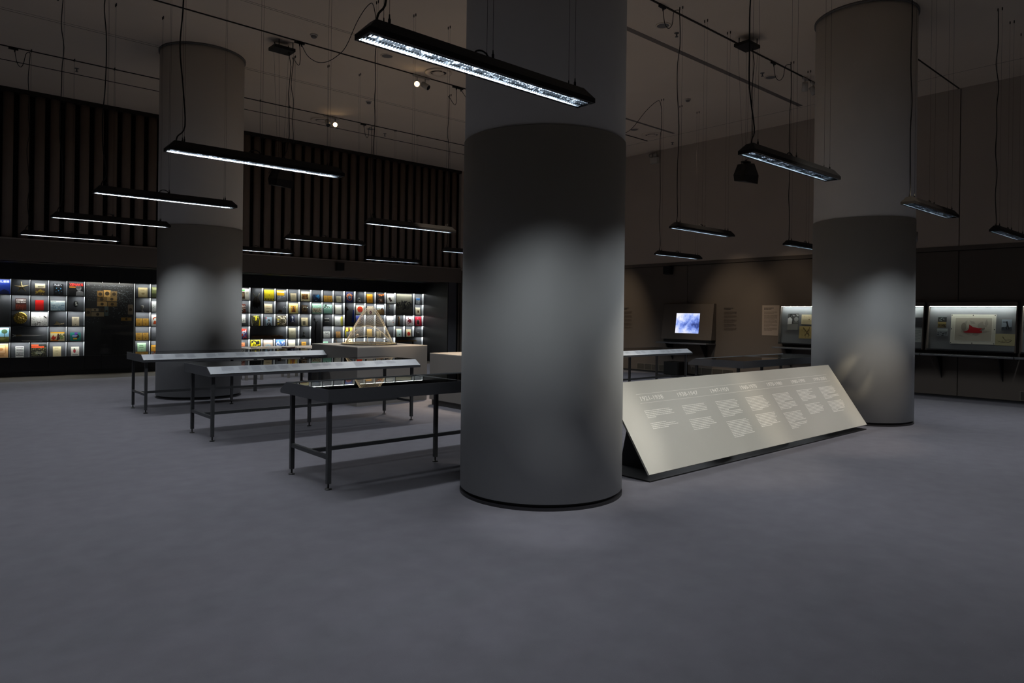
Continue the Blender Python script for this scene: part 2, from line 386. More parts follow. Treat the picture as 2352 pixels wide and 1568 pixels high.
for sx_, sy_, lab in ((5.92, 15.42, 'low square stool behind the reading table, left one'), (6.92, 15.5, 'low square stool behind the reading table, right one')):
    t = thing('stool', lab, 'stool', (sx_, sy_, 0), 'stools by the reading table')
    b = MB(); b.box(sx_ - .2, sx_ + .2, sy_ - .2, sy_ + .2, .42, .46); part('seat', b, M_PLINTH, t)
    for dx in (-.17, .17):
        for dy in (-.17, .17): b = MB(); b.box(sx_ + dx - .025, sx_ + dx + .025, sy_ + dy - .025, sy_ + dy + .025, 0, .42); part('leg', b, M_PLINTH, t)
make_table(9.37, 8.18, 'grey display table right of the central column, in front of the screen')
make_table(9.44, 5.43, 'grey display table just behind the slanted timeline panel', True)
for i, (x, y, w_, d_, r, h, lab) in enumerate(((5.2, 13.25, .24, .2, .3, 'c9b79a', 'tan booklet lying open on the far reading table, leftmost'),
        (5.42, 13.35, .30, .18, -.1, 'd8d2cc', 'white booklet lying on the far reading table beside the tan one'),
        (5.74, 13.12, .2, .16, .3, '4a2c26', 'dark brown booklet lying on the far reading table'),
        (5.98, 13.2, .34, .2, .05, 'e2d8d2', 'pale leaflet lying on the far reading table, rightmost'))):
    b = MB(); ca, sa = math.cos(r), math.sin(r)
    b.use(hexm(h)).obox((x, y, .80), (w_ * ca, w_ * sa, 0), (-d_ * sa, d_ * ca, 0), (0, 0, .02))
    b.use(hexm('efe9dd')).obox((x + .01 * ca, y + .01 * sa, 0.82), ((w_ - .03) * ca, (w_ - .03) * sa, 0), (-(d_ - .02) * sa, (d_ - .02) * ca, 0), (0, 0, .004))
    one('booklet', b, None, lab, 'booklet', 'booklets on the far table')

# ------------------------------------------------------------------ plinths and the net model
def plinth(pts, z, toe, label):
    cx = sum(p[0] for p in pts) / len(pts); cyv = sum(p[1] for p in pts) / len(pts)
    t = thing('plinth', label, 'plinth', (cx, cyv, 0))
    b = MB(); b.loft([[(x, y, toe) for x, y in pts], [(x, y, z - .012) for x, y in pts]], True, False); part('body', b, M_PLINTH, t)
    b = MB(); b.loft([[(x, y, z - .012) for x, y in pts], [(x, y, z) for x, y in pts]], True, False); part('top', b, M_PLINTHTOP, t)
    if toe:
        q = [(cx + (x - cx) * .97, cyv + (y - cyv) * .95) for x, y in pts]
        b = MB(); b.loft([[(x, y, 0) for x, y in q], [(x, y, toe) for x, y in q]], True, False); part('toe_kick', b, mat('toe_grey', '3f3d3c', .6), t)
    return t
plinth([(5.535, 9.97), (7.003, 10.137), (7.003, 11.75), (5.535, 11.60)], .957, .0, 'tall grey plinth carrying the wire net model')
plinth([(6.66, 8.05), (8.3, 8.05), (8.3, 9.56), (6.66, 9.56)], .858, .09, 'lower grey plinth with a toe kick beside the net model plinth')
t = thing('net_model', 'pale wooden arch model strung with a fine net on a round base', 'model', (6.26, 10.86, .957))
mx, my, mz = 6.26, 10.86, .957
dirv = Vector((.80, -.60, 0)); nv = Vector((-.60, -.80, 0))
b = MB(); b.lathe((mx, my, mz), [(.465, 0), (.49, .006), (.49, .016), (.48, .018)], 48, False); part('base_disc', b, mat('model_base', '2c2622', .5), t)
b = MB()
for j in range(44):
    a0 = 2 * PI * j / 44 + .012; a1 = 2 * PI * (j + 1) / 44 - .012
    q = [(mx + r * math.cos(a_), my + r * math.sin(a_), mz + .0185) for r, a_ in ((.40, a0), (.40, a1), (.47, a1), (.47, a0))]
    b.prism(q, (0, 0, 0), (0, 0, .01))
part('floor_tile', b, mat('model_tile', 'e6cf9f', .5), t, kind='stuff')
base = Vector((mx, my, mz + .02))
def arch(h, lean, half=.41, n=40, ec=.42):
    H = Vector((0, 0, h)) + nv * lean
    return [base + dirv * (half * s) + H * (1 - (math.sqrt(s * s + ec * ec) - ec) / (math.sqrt(1 + ec * ec) - ec)) for s in [(-1 + 2 * i / n) for i in range(n + 1)]]
A1 = arch(.605, -.10); A1b = [p + Vector((0, 0, .025)) - nv * .02 for p in arch(.625, -.115)]
A2 = arch(.31, .22, ec=1.2); A3 = arch(.14, .36, ec=1.5)
for nm, pts, r in (('main_arch', A1, .0055), ('main_arch', A1b, .005), ('front_arch', A2, .0055), ('low_arch', A3, .004)):
    b = MB(); b.tube(pts, r, 6); part(nm, b, M_BEIGE, t)
b = MB()
for i in range(1, 40): b.tube([A1[i], A1b[i]], .0025, 4)
part('arch_rung', b, M_BEIGE, t, kind='stuff')
b = MB()
for off in (-9, 9):
    for i in range(0, 41):
        j = i + off
        if 0 <= j <= 40: b.tube([A1[i], A2[j]], .0011, 3)
for off in (-6, 6):
    for i in range(0, 41):
        j = i + off
        if 0 <= j <= 40: b.tube([A2[i], A3[j]], .0009, 3)
part('net', b, M_BEIGE, t, kind='stuff')
b = MB(); b.lathe((mx + nv.x * .25, my + nv.y * .25, mz + .018), [(.008, 0), (.003, .12)], 8); part('post', b, M_BEIGE, t)
for s in (-1, 1):
    q = base + dirv * (.41 * s); b = MB(); b.lathe((q.x, q.y, mz + .018), [(.014, 0), (.008, .035)], 8); part('foot', b, M_BEIGE, t)
b = MB(); b.lathe((7.62, 9.0, .858), [(.30, 0), (.22, .08), (.12, .30), (.05, .62), (.012, .82)], 24)
one('shell_model', b, mat('shell_white', 'b9b2a6', .5), 'pale tapering shell model on the lower plinth, half behind the column', 'model')

# ------------------------------------------------------------------ slanted timeline panel
PX, PY, PZ = 5.115, 3.860, .07
tilt = math.radians(55.6); UL, VL = 4.84, .950
uu = Vector((1, 0, 0)); vv = Vector((0, math.cos(tilt), math.sin(tilt))); nn = Vector((0, -math.sin(tilt), math.cos(tilt)))
t = thing('timeline_panel', 'long slanted pale metal panel printed with years and white text', 'panel', (PX + UL / 2, PY + .3, 0))
o0 = Vector((PX, PY, PZ))
b = MB(); b.obox(o0 - nn * .018, uu * UL, vv * VL, nn * .018); part('board', b, M_PANEL, t)
def onp(u, v, h=.0012): return o0 + uu * u + vv * v + nn * h
b = MB()
def strip(b, u0, v0, u1, v1, h=.0012): b.quad(onp(u0, v0, h), onp(u1, v0, h), onp(u1, v1, h), onp(u0, v1, h))
k_ = .9795
strip(b, .375 * k_, .8175 * k_, 4.69 * k_, .8205 * k_); part('rule', b, M_LETTER, t)
b = MB(); strip(b, .375 * k_, .7155 * k_, 4.68 * k_, .7185 * k_); part('rule', b, M_LETTER, t)
for i, s in enumerate(('1921-1938', '1938-1947', '1947-1959', '1960-1970', '1970-1980', '1980-1990', '1990-2001')):
    V, F = text2d(s); b = MB()
    b.add([onp((.412 + .6365 * i + .375 * x) * k_, (.742 + .050 * y) * k_) for x, y in V], F); part('year_text', b, M_LETTER, t)
rnd = random.Random(3)
for i, (v0, n0, v1, n1) in enumerate(((.642, 5, .503, 4), (.644, 6, .478, 7), (.641, 11, .389, 11), (.641, 10, .412, 9), (.638, 12, .375, 12), (.646, 9, .440, 8), (.648, 10, .428, 9))):
    for vt, nl, pitch in ((v0, n0, .0186), (v1, n1, .0186)):
        b = MB()
        for l in range(nl):
            v_ = vt - .012 - l * pitch
            u = .376 + .6405 * i; end = u + rnd.uniform(.40, .465)
            if l == nl - 1 or rnd.random() < .12: end = u + rnd.uniform(.12, .34)
            while u < end:
                wl = min(rnd.uniform(.010, .042), end - u)
                strip(b, u * k_, (v_ - .0038) * k_, (u + wl) * k_, (v_ + .0038) * k_); u += wl + .0038
        part('paragraph', b, M_LETTER, t, kind='stuff')
for xa in (.35, 1.75, 3.1, 4.45):
    b = MB(); x = PX + xa
    top = o0 + vv * .78 - nn * .018
    poly = [(x, PY + .24, .0), (x, PY + .62, .0), (x, PY + .62, .05), (x, top.y + .03, top.z - .03), (x, top.y, top.z), (x, PY + .24, PZ + .17)]
    b.prism(poly, (0, 0, 0), (.012, 0, 0)); part('support_fin', b, M_BLACK, t)
b = MB(); b.box(PX + .01, PX + UL - .01, PY + .0, PY + .62, .0, .012); part('shadow_plate', b, M_BLACK, t)  # black plate added to stand in for the shadow band under the panel

# ------------------------------------------------------------------ shelf wall
DX = .3535; X00 = 1.877; DEP = .12
XD = lambda k: X00 + DX * k
ZR = [2.175, 1.825, 1.474, 1.122, .771, .420]
K0, K1 = -8, 31
HID = set(range(9, 14))
def cells():
    big = {}     # cell -> (k0,k1,r0,r1)
    for m_ in ((-1, -1, 1, 2), (0, 1, 3, 3), (15, 15, 0, 1), (15, 17, 3, 3), (20, 20, 2, 4), (23, 23, 1, 2), (28, 29, 0, 1), (28, 30, 4, 4), (4, 6, 0, 4)):
        for k in range(m_[0], m_[1] + 1):
            for r in range(m_[2], m_[3] + 1): big[(k, r)] = m_
    out = {}
    for k in range(K0, K1):
        for r in range(5):
            m_ = big.get((k, r), (k, k, r, r)); out[m_] = 1
    return list(out), big
CELLS, BIG = cells()
unit = thing('shelf_wall', 'wide wall of lit black shelves filled with books and objects', 'shelf', (XD((K0 + K1) / 2), YN + .1, 0))
# back panels per column, dividers, shelf boards
for k in range(K0, K1):
    if 4 <= k <= 6: continue
    b = MB(); b.box(XD(k), XD(k + 1), YN + DEP, YN + DEP + .02, ZR[5], ZR[0]); part('back_panel', b, M_CUBBY, unit)
for k in range(K0, K1 + 1):
    b = MB(); any_ = False; r = 0
    segs = []
    for r in range(5):
        l = BIG.get((k - 1, r)); rr = BIG.get((k, r))
        if l is not None and l == rr: continue
        segs.append(r)
    if not segs: continue
    for r in segs:
        b.use(M_SHELF).box(XD(k) - .009, XD(k) + .009, YN - .004, YN + .012, ZR[r + 1] - .006, ZR[r] + .006)
        b.use(M_SIDE).box(XD(k) - .006, XD(k) + .006, YN + .012, YN + DEP, ZR[r + 1], ZR[r])
    part('divider', b, None, unit)
for k in range(K0, K1):
    for r in range(6):
        a_ = BIG.get((k, r - 1)); c_ = BIG.get((k, r))
        if a_ is not None and a_ == c_: continue
        b = MB(); b.box(XD(k) + .006, XD(k + 1) - .006, YN - .004, YN + DEP, ZR[r] - .006, ZR[r] + .006).box(XD(k) + .006, XD(k + 1) - .006, YN - .004, YN + .004, ZR[r] - .011, ZR[r] - .006)
        part('shelf_board', b, M_SHELF, unit)
    b = MB(); b.box(XD(k) + .002, XD(k + 1) - .002, YN - .002, YN + .02, ZR[0] + .008, 2.508); part('upper_panel', b, M_DARK, unit)
    b = MB(); b.box(XD(k) + .002, XD(k + 1) - .002, YN - .002, YN + .02, .10, ZR[5] - .008); part('lower_panel', b, M_DARK, unit)
b = MB(); b.box(XD(K0), XD(K1), YN + .02, YN + .05, 0, .10); part('plinth_board', b, M_BLACK, unit)
DIM = {(0, 0), (0, 2), (0, 3), (2, 2), (3, 1), (7, 1), (15, 0), (15, 3), (17, 1), (18, 2), (19, 1), (19, 3), (20, 2), (21, 2), (23, 1), (24, 0), (27, 1), (28, 2), (30, 3), (22, 4), (28, 4), (-1, 1), (27, 3), (26, 2)}
for (k0, k1, r0, r1) in CELLS:
    if k0 == 4: continue
    xa, xb = XD(k0) + .012, XD(k1 + 1) - .012
    zt = ZR[r0] - .0065
    dim = (k0, r0) in DIM
    if dim: xa = max(xa, xb - .15)
    if k0 >= -3:
        b = MB(); b.quad((xa, YN + .034, zt - .001), (xb, YN + .034, zt - .001), (xb, YN + .050, zt - .001), (xa, YN + .050, zt - .001)); part('led_strip', b, M_LED, unit)
# glass fronts, one tall pane per column
for k in range(max(K0, -3), K1):
    if 4 <= k <= 6: continue
    b = MB(); b.quad((XD(k) + .007, YN - .006, ZR[5] + .01), (XD(k + 1) - .007, YN - .006, ZR[5] + .01), (XD(k + 1) - .007, YN - .006, ZR[0] - .01), (XD(k) + .007, YN - .006, ZR[0] - .01))
    part('glass_door', b, M_GLASS, unit)

# the blackboard bay
t = thing('blackboard', 'black glazed board with chalk writing and pinned tan prints between the shelves', 'blackboard', (XD(5.5), YN + .05, ZR[5] + .006))
xa, xb = XD(4) + .008, XD(7) - .008
b = MB(); b.box(xa, xb, YN + .08, YN + .11, ZR[5] + .008, ZR[0] - .008); part('board', b, mat('blackboard_slate', '0e0f12', .5, noise=(3, .3, 5)), t)
b = MB(); b.quad((xa, YN - .003, ZR[5] + .01), (xb, YN - .003, ZR[5] + .01), (xb, YN - .003, ZR[0] - .01), (xa, YN - .003, ZR[0] - .01)); part('glass_front', b, M_GLASS, t)
b = MB(); b.quad((xa + .02, YN + .012, ZR[0] - .010), (xb - .02, YN + .012, ZR[0] - .010), (xb - .02, YN + .028, ZR[0] - .010), (xa + .02, YN + .028, ZR[0] - .010)); part('led_strip', b, emission('board_led', 'f6f4ea', 150), t)
BX = lambda f: xa + (xb - xa) * f
BZ = lambda f: ZR[0] - (ZR[0] - ZR[5]) * f
rnd = random.Random(11)
b = MB()
def chalk(x, z, s, n=5):
    pts = [(x, z)]
    for i in range(n): pts.append((pts[-1][0] + rnd.uniform(-.2, .8) * s, pts[-1][1] + rnd.uniform(-.7, .7) * s))
    for p, q in zip(pts, pts[1:]):
        d = Vector((q[0] - p[0], 0, q[1] - p[1]));
        if d.length < 1e-5: continue
        nrm_ = Vector((-d.z, 0, d.x)).normalized() * .0009
        P0 = Vector((p[0], YN + .0795, p[1])); P1 = Vector((q[0], YN + .0795, q[1]))
        b.quad(P0 - nrm_, P1 - nrm_, P1 + nrm_, P0 + nrm_)
for row in range(7):
    x = BX(.02)
    while x < BX(.95):
        if rnd.random() < .75: chalk(x, BZ(.05 + row * .033), .012)
        x += rnd.uniform(.02, .05)
for i in range(140): chalk(BX(rnd.uniform(.55, .93)), BZ(rnd.uniform(.1, .45)), .012)
for i in range(40): chalk(BX(rnd.uniform(.02, .9)), BZ(rnd.uniform(.42, .56)), .01)
arc = [(BX(.5 + .42 * math.sin(a_)), BZ(.30 - .18 * math.cos(a_))) for a_ in [i * PI / 2 / 18 for i in range(19)]]
for p, q in zip(arc, arc[1:]): b.quad((p[0], YN + .0793, p[1] - .002), (q[0], YN + .0793, q[1] - .002), (q[0], YN + .0793, q[1] + .002), (p[0], YN + .0793, p[1] + .002))
part('chalk_writing', b, mat('chalk', '9aa4ab', .9), t, kind='stuff')
for f0, f1, g0, g1, h in ((.24, .36, .12, .21, '8a6a3c'), (.37, .51, .11, .20, 'b99355'), (.52, .64, .12, .20, '7d6745'), (.24, .42, .20, .27, '6b5534'), (.43, .64, .20, .26, '8e7346'),
                          (.24, .44, .27, .33, '9a7d4f'), (.45, .64, .27, .33, '77603a'), (.01, .12, .36, .47, '6d5c44'), (.13, .27, .36, .40, '8f8066'), (.13, .38, .41, .47, '8a7a5e'), (.28, .38, .36, .40, '413a30'),
                          (.39, .47, .33, .46, '4d5a5b'), (.87, .98, .30, .44, '6e6253'), (.73, .95, .48, .525, '8a6a2e')):
    b = MB(); b.use(hexm(h)).box(BX(f0), BX(f1), YN + .0785, YN + .080, BZ(g1), BZ(g0))
    b.use(hexm('3a2f20')).lathe(((BX(f0) + BX(f1)) / 2, YN + .0783, (BZ(g0) + BZ(g1)) / 2), [(0.001, 0), (.001, .001)], 4)
    cxp, czp = (BX(f0) + BX(f1)) / 2, (BZ(g0) + BZ(g1)) / 2; ra = min(BX(f1) - BX(f0), BZ(g0) - BZ(g1)) * .33
    b.quad(*[(cxp + ra * math.cos(2 * PI * j / 12), YN + .0782, czp + ra * math.sin(2 * PI * j / 12)) for j in range(12)])
    part('pinned_print', b, None, t)

# ------------------------------------------------------------------ things on the shelves
# left and right divider, row height of the survey drawings each entry was measured on
SUR = {'a': ({-1: -98, 0: 137, 1: 377, 2: 610, 3: 838, 4: 1058, 7: 1680, 8: 1877, 9: 2075}, 187),
       'b': ({14: 50, 15: 270, 16: 487, 17: 702, 18: 908, 19: 1115, 20: 1310, 21: 1508, 22: 1695, 23: 1883}, 218),
       'c': ({22: 45, 23: 210, 24: 370, 25: 525, 26: 680, 27: 822, 28: 968, 29: 1110, 30: 1245, 31: 1390}, 168)}
def place(zm, k, x):
    d, _ = SUR[zm]; f = (x - d[k]) / (d[k + 1] - d[k])
    return XD(k) + DX * f
def onface(o, U, V, N, u, v, h): return o + U * u + V * v + N * h
def decorate(b, o, U, V, N, decos):
    for i, d in enumerate(decos):
        h = .0007 * (i + 1)
        if d[0] == 'r':
            _, u0, v0, u1, v1, c = d; b.use(hexm(c)).quad(*[onface(o, U, V, N, *q, h) for q in ((u0, v0), (u1, v0), (u1, v1), (u0, v1))])
        elif d[0] == 'e':
            _, cu, cv, ru, rv, c = d
            b.use(hexm(c)).quad(*[onface(o, U, V, N, cu + ru * math.cos(2 * PI * j / 18), cv + rv * math.sin(2 * PI * j / 18), h) for j in range(18)])
        elif d[0] == 'p':
            b.use(hexm(d[2])).quad(*[onface(o, U, V, N, u, v, h) for u, v in d[1]])
        elif d[0] == 'o':      # ring
            _, cu, cv, r0, r1, a0, a1, c = d; b.use(hexm(c)); n = 20; ar = U.length / V.length
            for j in range(n):
                q = [(cu + r * math.cos(a_), cv + r * ar * math.sin(a_)) for r, a_ in ((r0, a0 + (a1 - a0) * j / n), (r1, a0 + (a1 - a0) * j / n), (r1, a0 + (a1 - a0) * (j + 1) / n), (r0, a0 + (a1 - a0) * (j + 1) / n))]
                b.quad(*[onface(o, U, V, N, *p, h) for p in q])
        elif d[0] == 't':
            _, u0, v0, u1, v1, s, c = d; Vx, F = text2d(s)
            b.use(hexm(c)).add([onface(o, U, V, N, u0 + (u1 - u0) * x, v0 + (v1 - v0) * y, h) for x, y in Vx], F)
        elif d[0] == 'l':      # lines of small print
            _, u0, v0, u1, v1, n, c = d; rr = random.Random(int(u0 * 100 + v0 * 77 + n)); b.use(hexm(c))
            for j in range(n):
                vv_ = v1 - (v1 - v0) * (j + .5) / n; hh = (v1 - v0) / n * .22; e = u0 + (u1 - u0) * rr.uniform(.6, 1)
                b.quad(*[onface(o, U, V, N, *q, h) for q in ((u0, vv_ - hh), (e, vv_ - hh), (e, vv_ + hh), (u0, vv_ + hh))])
        elif d[0] == 's':      # scattered shapes of a drawing
            _, u0, v0, u1, v1, n, sz, c = d; rr = random.Random(int(n + sz * 1000 + u0 * 31)); b.use(hexm(c))
            for j in range(n):
                cu, cv = rr.uniform(u0, u1), rr.uniform(v0, v1); a_ = rr.uniform(0, PI); l = sz * rr.uniform(.5, 1.4); w2 = l * rr.uniform(.15, .5)
                q = [(cu + l * math.cos(a_), cv + l * math.sin(a_)), (cu - w2 * math.sin(a_), cv + w2 * math.cos(a_)), (cu - l * math.cos(a_) * .8, cv - l * math.sin(a_) * .7), (cu + w2 * math.sin(a_), cv - w2 * math.cos(a_))]
                b.quad(*[onface(o, U, V, N, min(max(u, 0), 1), min(max(v, 0), 1), h) for u, v in q])
NBOOK = 0
def book(zm, k, row, xl, xr, hpx, bg, decos, label, cat='book', z0=0.0, lean=.13, grp='books facing out on the lit shelves', th=.022):
    yb = YN + .052; h = hpx / SUR[zm][1] * .351
    s = (yb + lean * h * .5) / YN
    x0, x1 = place(zm, k, xl) * s, place(zm, k, xr) * s
    x0 = max(x0, XD(k) + .012)
    # keep clear of the divider on the right
    z = ZR[row + 1] + .0062 + z0
    V = Vector((0, lean * h, h * math.sqrt(1 - lean * lean))); U = Vector((x1 - x0, 0, 0)); N = U.cross(V).normalized()
    if N.y > 0: N = -N
    o = Vector((x0, yb, z)); b = MB()
    b.use(hexm(bg)).obox(o, U, V, -N * .0025)
    b.use(hexm('e6dfce')).obox(o - N * .0025 + U * .02, U * .96, V * .985, -N * (th - .005))
    b.use(hexm(bg)).obox(o - N * (th - .0025), U, V, -N * .0025)
    b.use(hexm(bg)).obox(o - N * .0025, U * .012, V, -N * (th - .005))
    decorate(b, o, U, V, N, decos)
    return one(cat.split()[-1] if cat != 'book' else 'book', b, None, label, cat, grp)
W_, K_ = 'f2efe6', '0b0b0c'
CR = 'dccfae'; TAN = 'c1904c'
book('a', -1, 0, -60, 123, 172, '12308c', [('p', [(.1, 0), (.6, .35), (.9, .2), (.95, 0)], '0a1648'), ('t', .06, .80, .95, .93, 'ALES', 'cfd8ee')], 'blue picture book with white capital letters, cut off at the left edge')
book('a', -1, 3, -50, 115, 165, '8fc4de', [('r', 0, 0, 1, .36, '6b6a35'), ('r', .66, .3, .7, .7, '35402c'), ('e', .68, .74, .22, .16, '3f5a3a'), ('e', .3, .34, .06, .09, '4b3a25'), ('p', [(.1, .2), (.5, .3), (.8, .22), (.5, .1)], '8b8a4a')], 'picture book with a lone green tree under a blue sky')
book('a', -1, 4, -60, 108, 165, 'e4b37c', [('r', .2, .3, .82, .9, 'c98a4f'), ('r', .24, .34, .78, .86, 'e8bd8a'), ('e', .5, .6, .16, .1, 'c2834a'), ('l', .25, .1, .8, .24, 2, 'b97c45')], 'peach coloured print with a framed emblem, bottom left shelf')
book('a', 0, 1, 190, 325, 140, '36140d', [('r', 0, .04, 1, .5, '5c2012'), ('s', 0, .05, 1, .45, 26, .1, '7d3420'), ('t', .08, .80, .94, .93, 'COSMOS', W_), ('t', .08, .62, .94, .74, 'CARL SAGAN', W_)], 'dark red brown book with COSMOS in white capitals')
book('a', 0, 4, 198, 302, 130, 'ecebe6', [('r', .06, .88 - .145 * j, .94, .93 - .145 * j, K_) for j in range(6)] + [('s', .05, .05, .95, .92, 30, .05, '2b2b2b')], 'white book ruled with rows of black marks')
book('a', 1, 0, 432, 557, 138, 'e6d9b4', [('r', 0, 0, 1, .60, '5d4b3c'), ('p', [(.08, .22), (.52, .52), (.95, .22), (.52, .3)], 'b89b3c'), ('s', .05, .02, .95, .3, 16, .12, 'c9a951'), ('l', .25, .66, .95, .78, 2, '3a3226')], 'cream and brown book with a yellow pyramid drawing')
book('a', 1, 1, 437, 540, 125, 'd9140f', [('r', .03, .45, .97, .46, 'a50f0c')], 'plain bright red book')
book('a', 1, 2, 387, 592, 165, 'f0eee9', [('s', .05, .05, .95, .75, 60, .06, 'b8b5b0'), ('s', .05, .02, .6, .3, 20, .07, '8d8a86'), ('l', .2, .88, .95, .94, 1, 'd8b7a8'), ('p', [(.76, .78), (.93, .62), (.93, .52), (.76, .68)], '23221f')], 'white book with a fine grey landscape drawing and a dark tag')
book('a', 1, 4, 388, 580, 155, '14140f', [('s', .02, .02, .98, .7, 80, .07, '77764f'), ('s', .02, .02, .98, .7, 40, .05, '3c3d2a'), ('r', .04, .72, .86, .82, 'e2481b'), ('r', .04, .88, .5, .96, 'e2481b'), ('l', .3, .22, .95, .42, 2, 'c9c7b4')], 'black book with an orange bar over a foliage drawing')
book('a', 2, 0, 660, 785, 145, '090b10', [('s', .08, .82, .92, .95, 26, .05, 'c9ccce'), ('e', .3, .6, .05, .04, '5fb0e0'), ('e', .72, .58, .06, .05, '5fb0e0'), ('e', .5, .4, .06, .05, '4f9fd6'), ('e', .25, .3, .03, .03, '7cc2ea'), ('e', .8, .33, .03, .03, '7cc2ea'), ('e', .55, .2, .03, .03, '4f9fd6'), ('l', .3, .68, .7, .72, 1, '8a8d90')], 'black book scattered with pale blue dots')
book('a', 2, 1, 628, 808, 122, 'b9d0d8', [('r', 0, .84, 1, 1, 'dfe3dc'), ('s', .04, .06, .96, .5, 40, .08, '7fa6c0'), ('s', .04, .3, .96, .8, 26, .09, 'd3dfe0'), ('r', .05, .5, .3, .56, '6f8fa6'), ('r', .7, .48, .95, .54, '6f8fa6'), ('l', .06, .88, .4, .94, 1, '6d7a80')], 'pale blue landscape book showing a map like picture')
book('a', 2, 3, 630, 806, 112, 'dfd2a4', [('r', 0, .86, 1, 1, 'e9a71e'), ('r', 0, 0, .55, .14, 'e07a1a'), ('s', .55, .15, .98, .8, 16, .14, '5b6b3a'), ('p', [(.03, .3), (.2, .7), (.3, .45), (.44, .6), (.36, .25), (.2, .12)], 'c8321c'), ('p', [(.42, .1), (.5, .8), (.6, .82), (.66, .2)], '4b2a22'), ('e', .8, .35, .12, .16, '8a9a5b')], 'orange topped landscape book with red and green figures')
book('a', 2, 4, 663, 765, 122, 'e2d3a6', [('l', .2, .78, .8, .9, 2, '9d8a5c'), ('l', .3, .5, .7, .58, 1, '9d8a5c'), ('e', .5, .25, .06, .04, '9d8a5c')], 'cream paperback with a sparse title, left of the strawberry book')
book('a', 3, 0, 852, 1035, 165, '0a0a0b', [('p', [(.46, 0), (.5, .3), (.62, .4), (.8, .4), (.98, .3), (1, 0)], '9a9a9a'), ('e', .68, .58, .17, .2, '8f8f8f'), ('e', .64, .66, .18, .12, '4a4a4b'), ('p', [(.62, .36), (.72, .28), (.8, .38)], 'd8d8d8'), ('r', .04, .62, .46, .68, 'e09020'), ('t', .04, .74, .97, .94, 'XENAKIS', 'e2261a')], 'black book with bold red title over a grey portrait')
book('a', 3, 2, 895, 985, 112, 'd8cbb0', [('r', .12, .1, .88, .9, 'c3b394'), ('r', .15, .12, .85, .88, 'dacdb3'), ('l', .25, .6, .8, .85, 3, '8d7d61'), ('e', .5, .14, .05, .04, '2d2a26')], 'small cream paperback with a thin ruled border')
book('a', 3, 3, 877, 1005, 106, '1f7d6e', [('r', .42, .72, .72, 1, '5a2f8c'), ('e', .68, .55, .2, .24, '15171b'), ('r', .16, .45, .62, .72, '1d4fa0'), ('r', .28, .18, .66, .36, 'd2a61c'), ('l', .2, .48, .8, .66, 2, 'e6e6e6')], 'teal book with purple, blue and yellow label shapes')
book('a', 3, 4, 890, 990, 115, 'e9e5da', [('e', .42, .55, .16, .22, 'b3323a'), ('e', .4, .76, .1, .08, '3d7a45'), ('s', .55, .3, .95, .9, 14, .07, '7f9a86'), ('l', .15, .08, .85, .2, 2, '5a5a52')], 'white book with a red strawberry shaped drawing')
book('a', 7, 0, 1715, 1830, 130, 'cbb989', [('r', .1, .08, .9, .92, 'b9a574'), ('r', .12, .1, .88, .9, 'cfbe90'), ('l', .2, .7, .8, .82, 2, '85744a'), ('e', .5, .38, .18, .1, '9d8b5e')], 'old cream book with a faint emblem, right of the blackboard')
for q, (xl, xr, row) in enumerate(((1692, 1768, 2), (1775, 1848, 2), (1692, 1768, 3), (1775, 1848, 3))):
    book('a', 7, row, xl, xr, 97, 'c4953f', [('l', .2, .72, .8, .9, 2, '7d5a22'), ('e', .5, .25, .1, .06, '5b4018')],
         ('left', 'right')[q % 2] + ' tan paperback of the ' + ('upper', 'lower')[q // 2] + ' pair right of the blackboard')
book('a', 7, 4, 1715, 1820, 150, '8fae8e', [('l', .2, .55, .8, .85, 2, '4d6a4e'), ('e', .5, .4, .06, .04, '4d6a4e')], 'pale green paperback on the bottom shelf right of the blackboard')
book('a', 8, 0, 1885, 1975, 140, '7d8452', [('r', 0, 0, 1, .4, '4d5335'), ('l', .1, .7, .9, .9, 2, 'c9c79a')], 'olive green book partly hidden by the left column')
book('a', 8, 1, 1885, 1985, 140, 'e6e8e6', [('s', .1, .1, .9, .6, 20, .1, 'a9afae')], 'white book partly hidden by the left column')
book('a', 8, 2, 1882, 1985, 150, 'ece9e2', [('o', .5, .6, .16, .3, -.6, 3.4, 'd0501c'), ('p', [(.2, .15), (.8, .15), (.8, .28), (.45, .5), (.3, .4)], 'd0501c')], 'white book with an orange swirl beside the left column')
book('a', 8, 4, 1882, 1970, 120, 'd39a35', [('l', .2, .6, .8, .8, 2, '80571a')], 'amber paperback on the bottom shelf beside the left column')
book('b', 14, 0, 62, 240, 190, 'e9e6d6', [('r', .1, .78, .62, .95, '4f9a4c'), ('r', .1, .1, .6, .74, '4d3b29'), ('e', .36, .45, .16, .2, '8c7350'), ('l', .68, .5, .95, .8, 5, 'a9a690')], 'white book with a green label and brown photograph, right of the left column')
book('b', 14, 1, 62, 185, 150, '5a2416', [('s', .05, .62, .95, .9, 12, .12, 'e8e2d8'), ('r', .02, .5, .98, .56, 'd8cfc2'), ('e', .5, .28, .22, .18, '1a1310'), ('o', .5, .28, .12, .18, 0, 5, 'e0d8cc')], 'brown book with white patterned bands')
book('b', 14, 2, 62, 185, 140, 'e2e3dc', [('s', .04, .04, .96, .96, 44, .09, '15171a')], 'white book blotted all over with black shapes', z0=.08)
book('b', 14, 3, 62, 208, 170, '2a2f6b', [('r', 0, .72, 1, 1, 'c8341f'), ('s', .05, .5, .95, .8, 16, .14, 'd9dbe2'), ('s', .05, .05, .95, .6, 20, .14, 'b5361f'), ('s', .05, .05, .95, .6, 14, .12, '6fa5d8')], 'red and blue figure poster book next to the left column')
book('b', 14, 4, 62, 182, 155, 'e08a5c', [('r', 0, .42, 1, .62, 'b3301c'), ('l', .2, .75, .8, .9, 1, 'a24a2a')], 'salmon and red book on the bottom shelf near the left column')
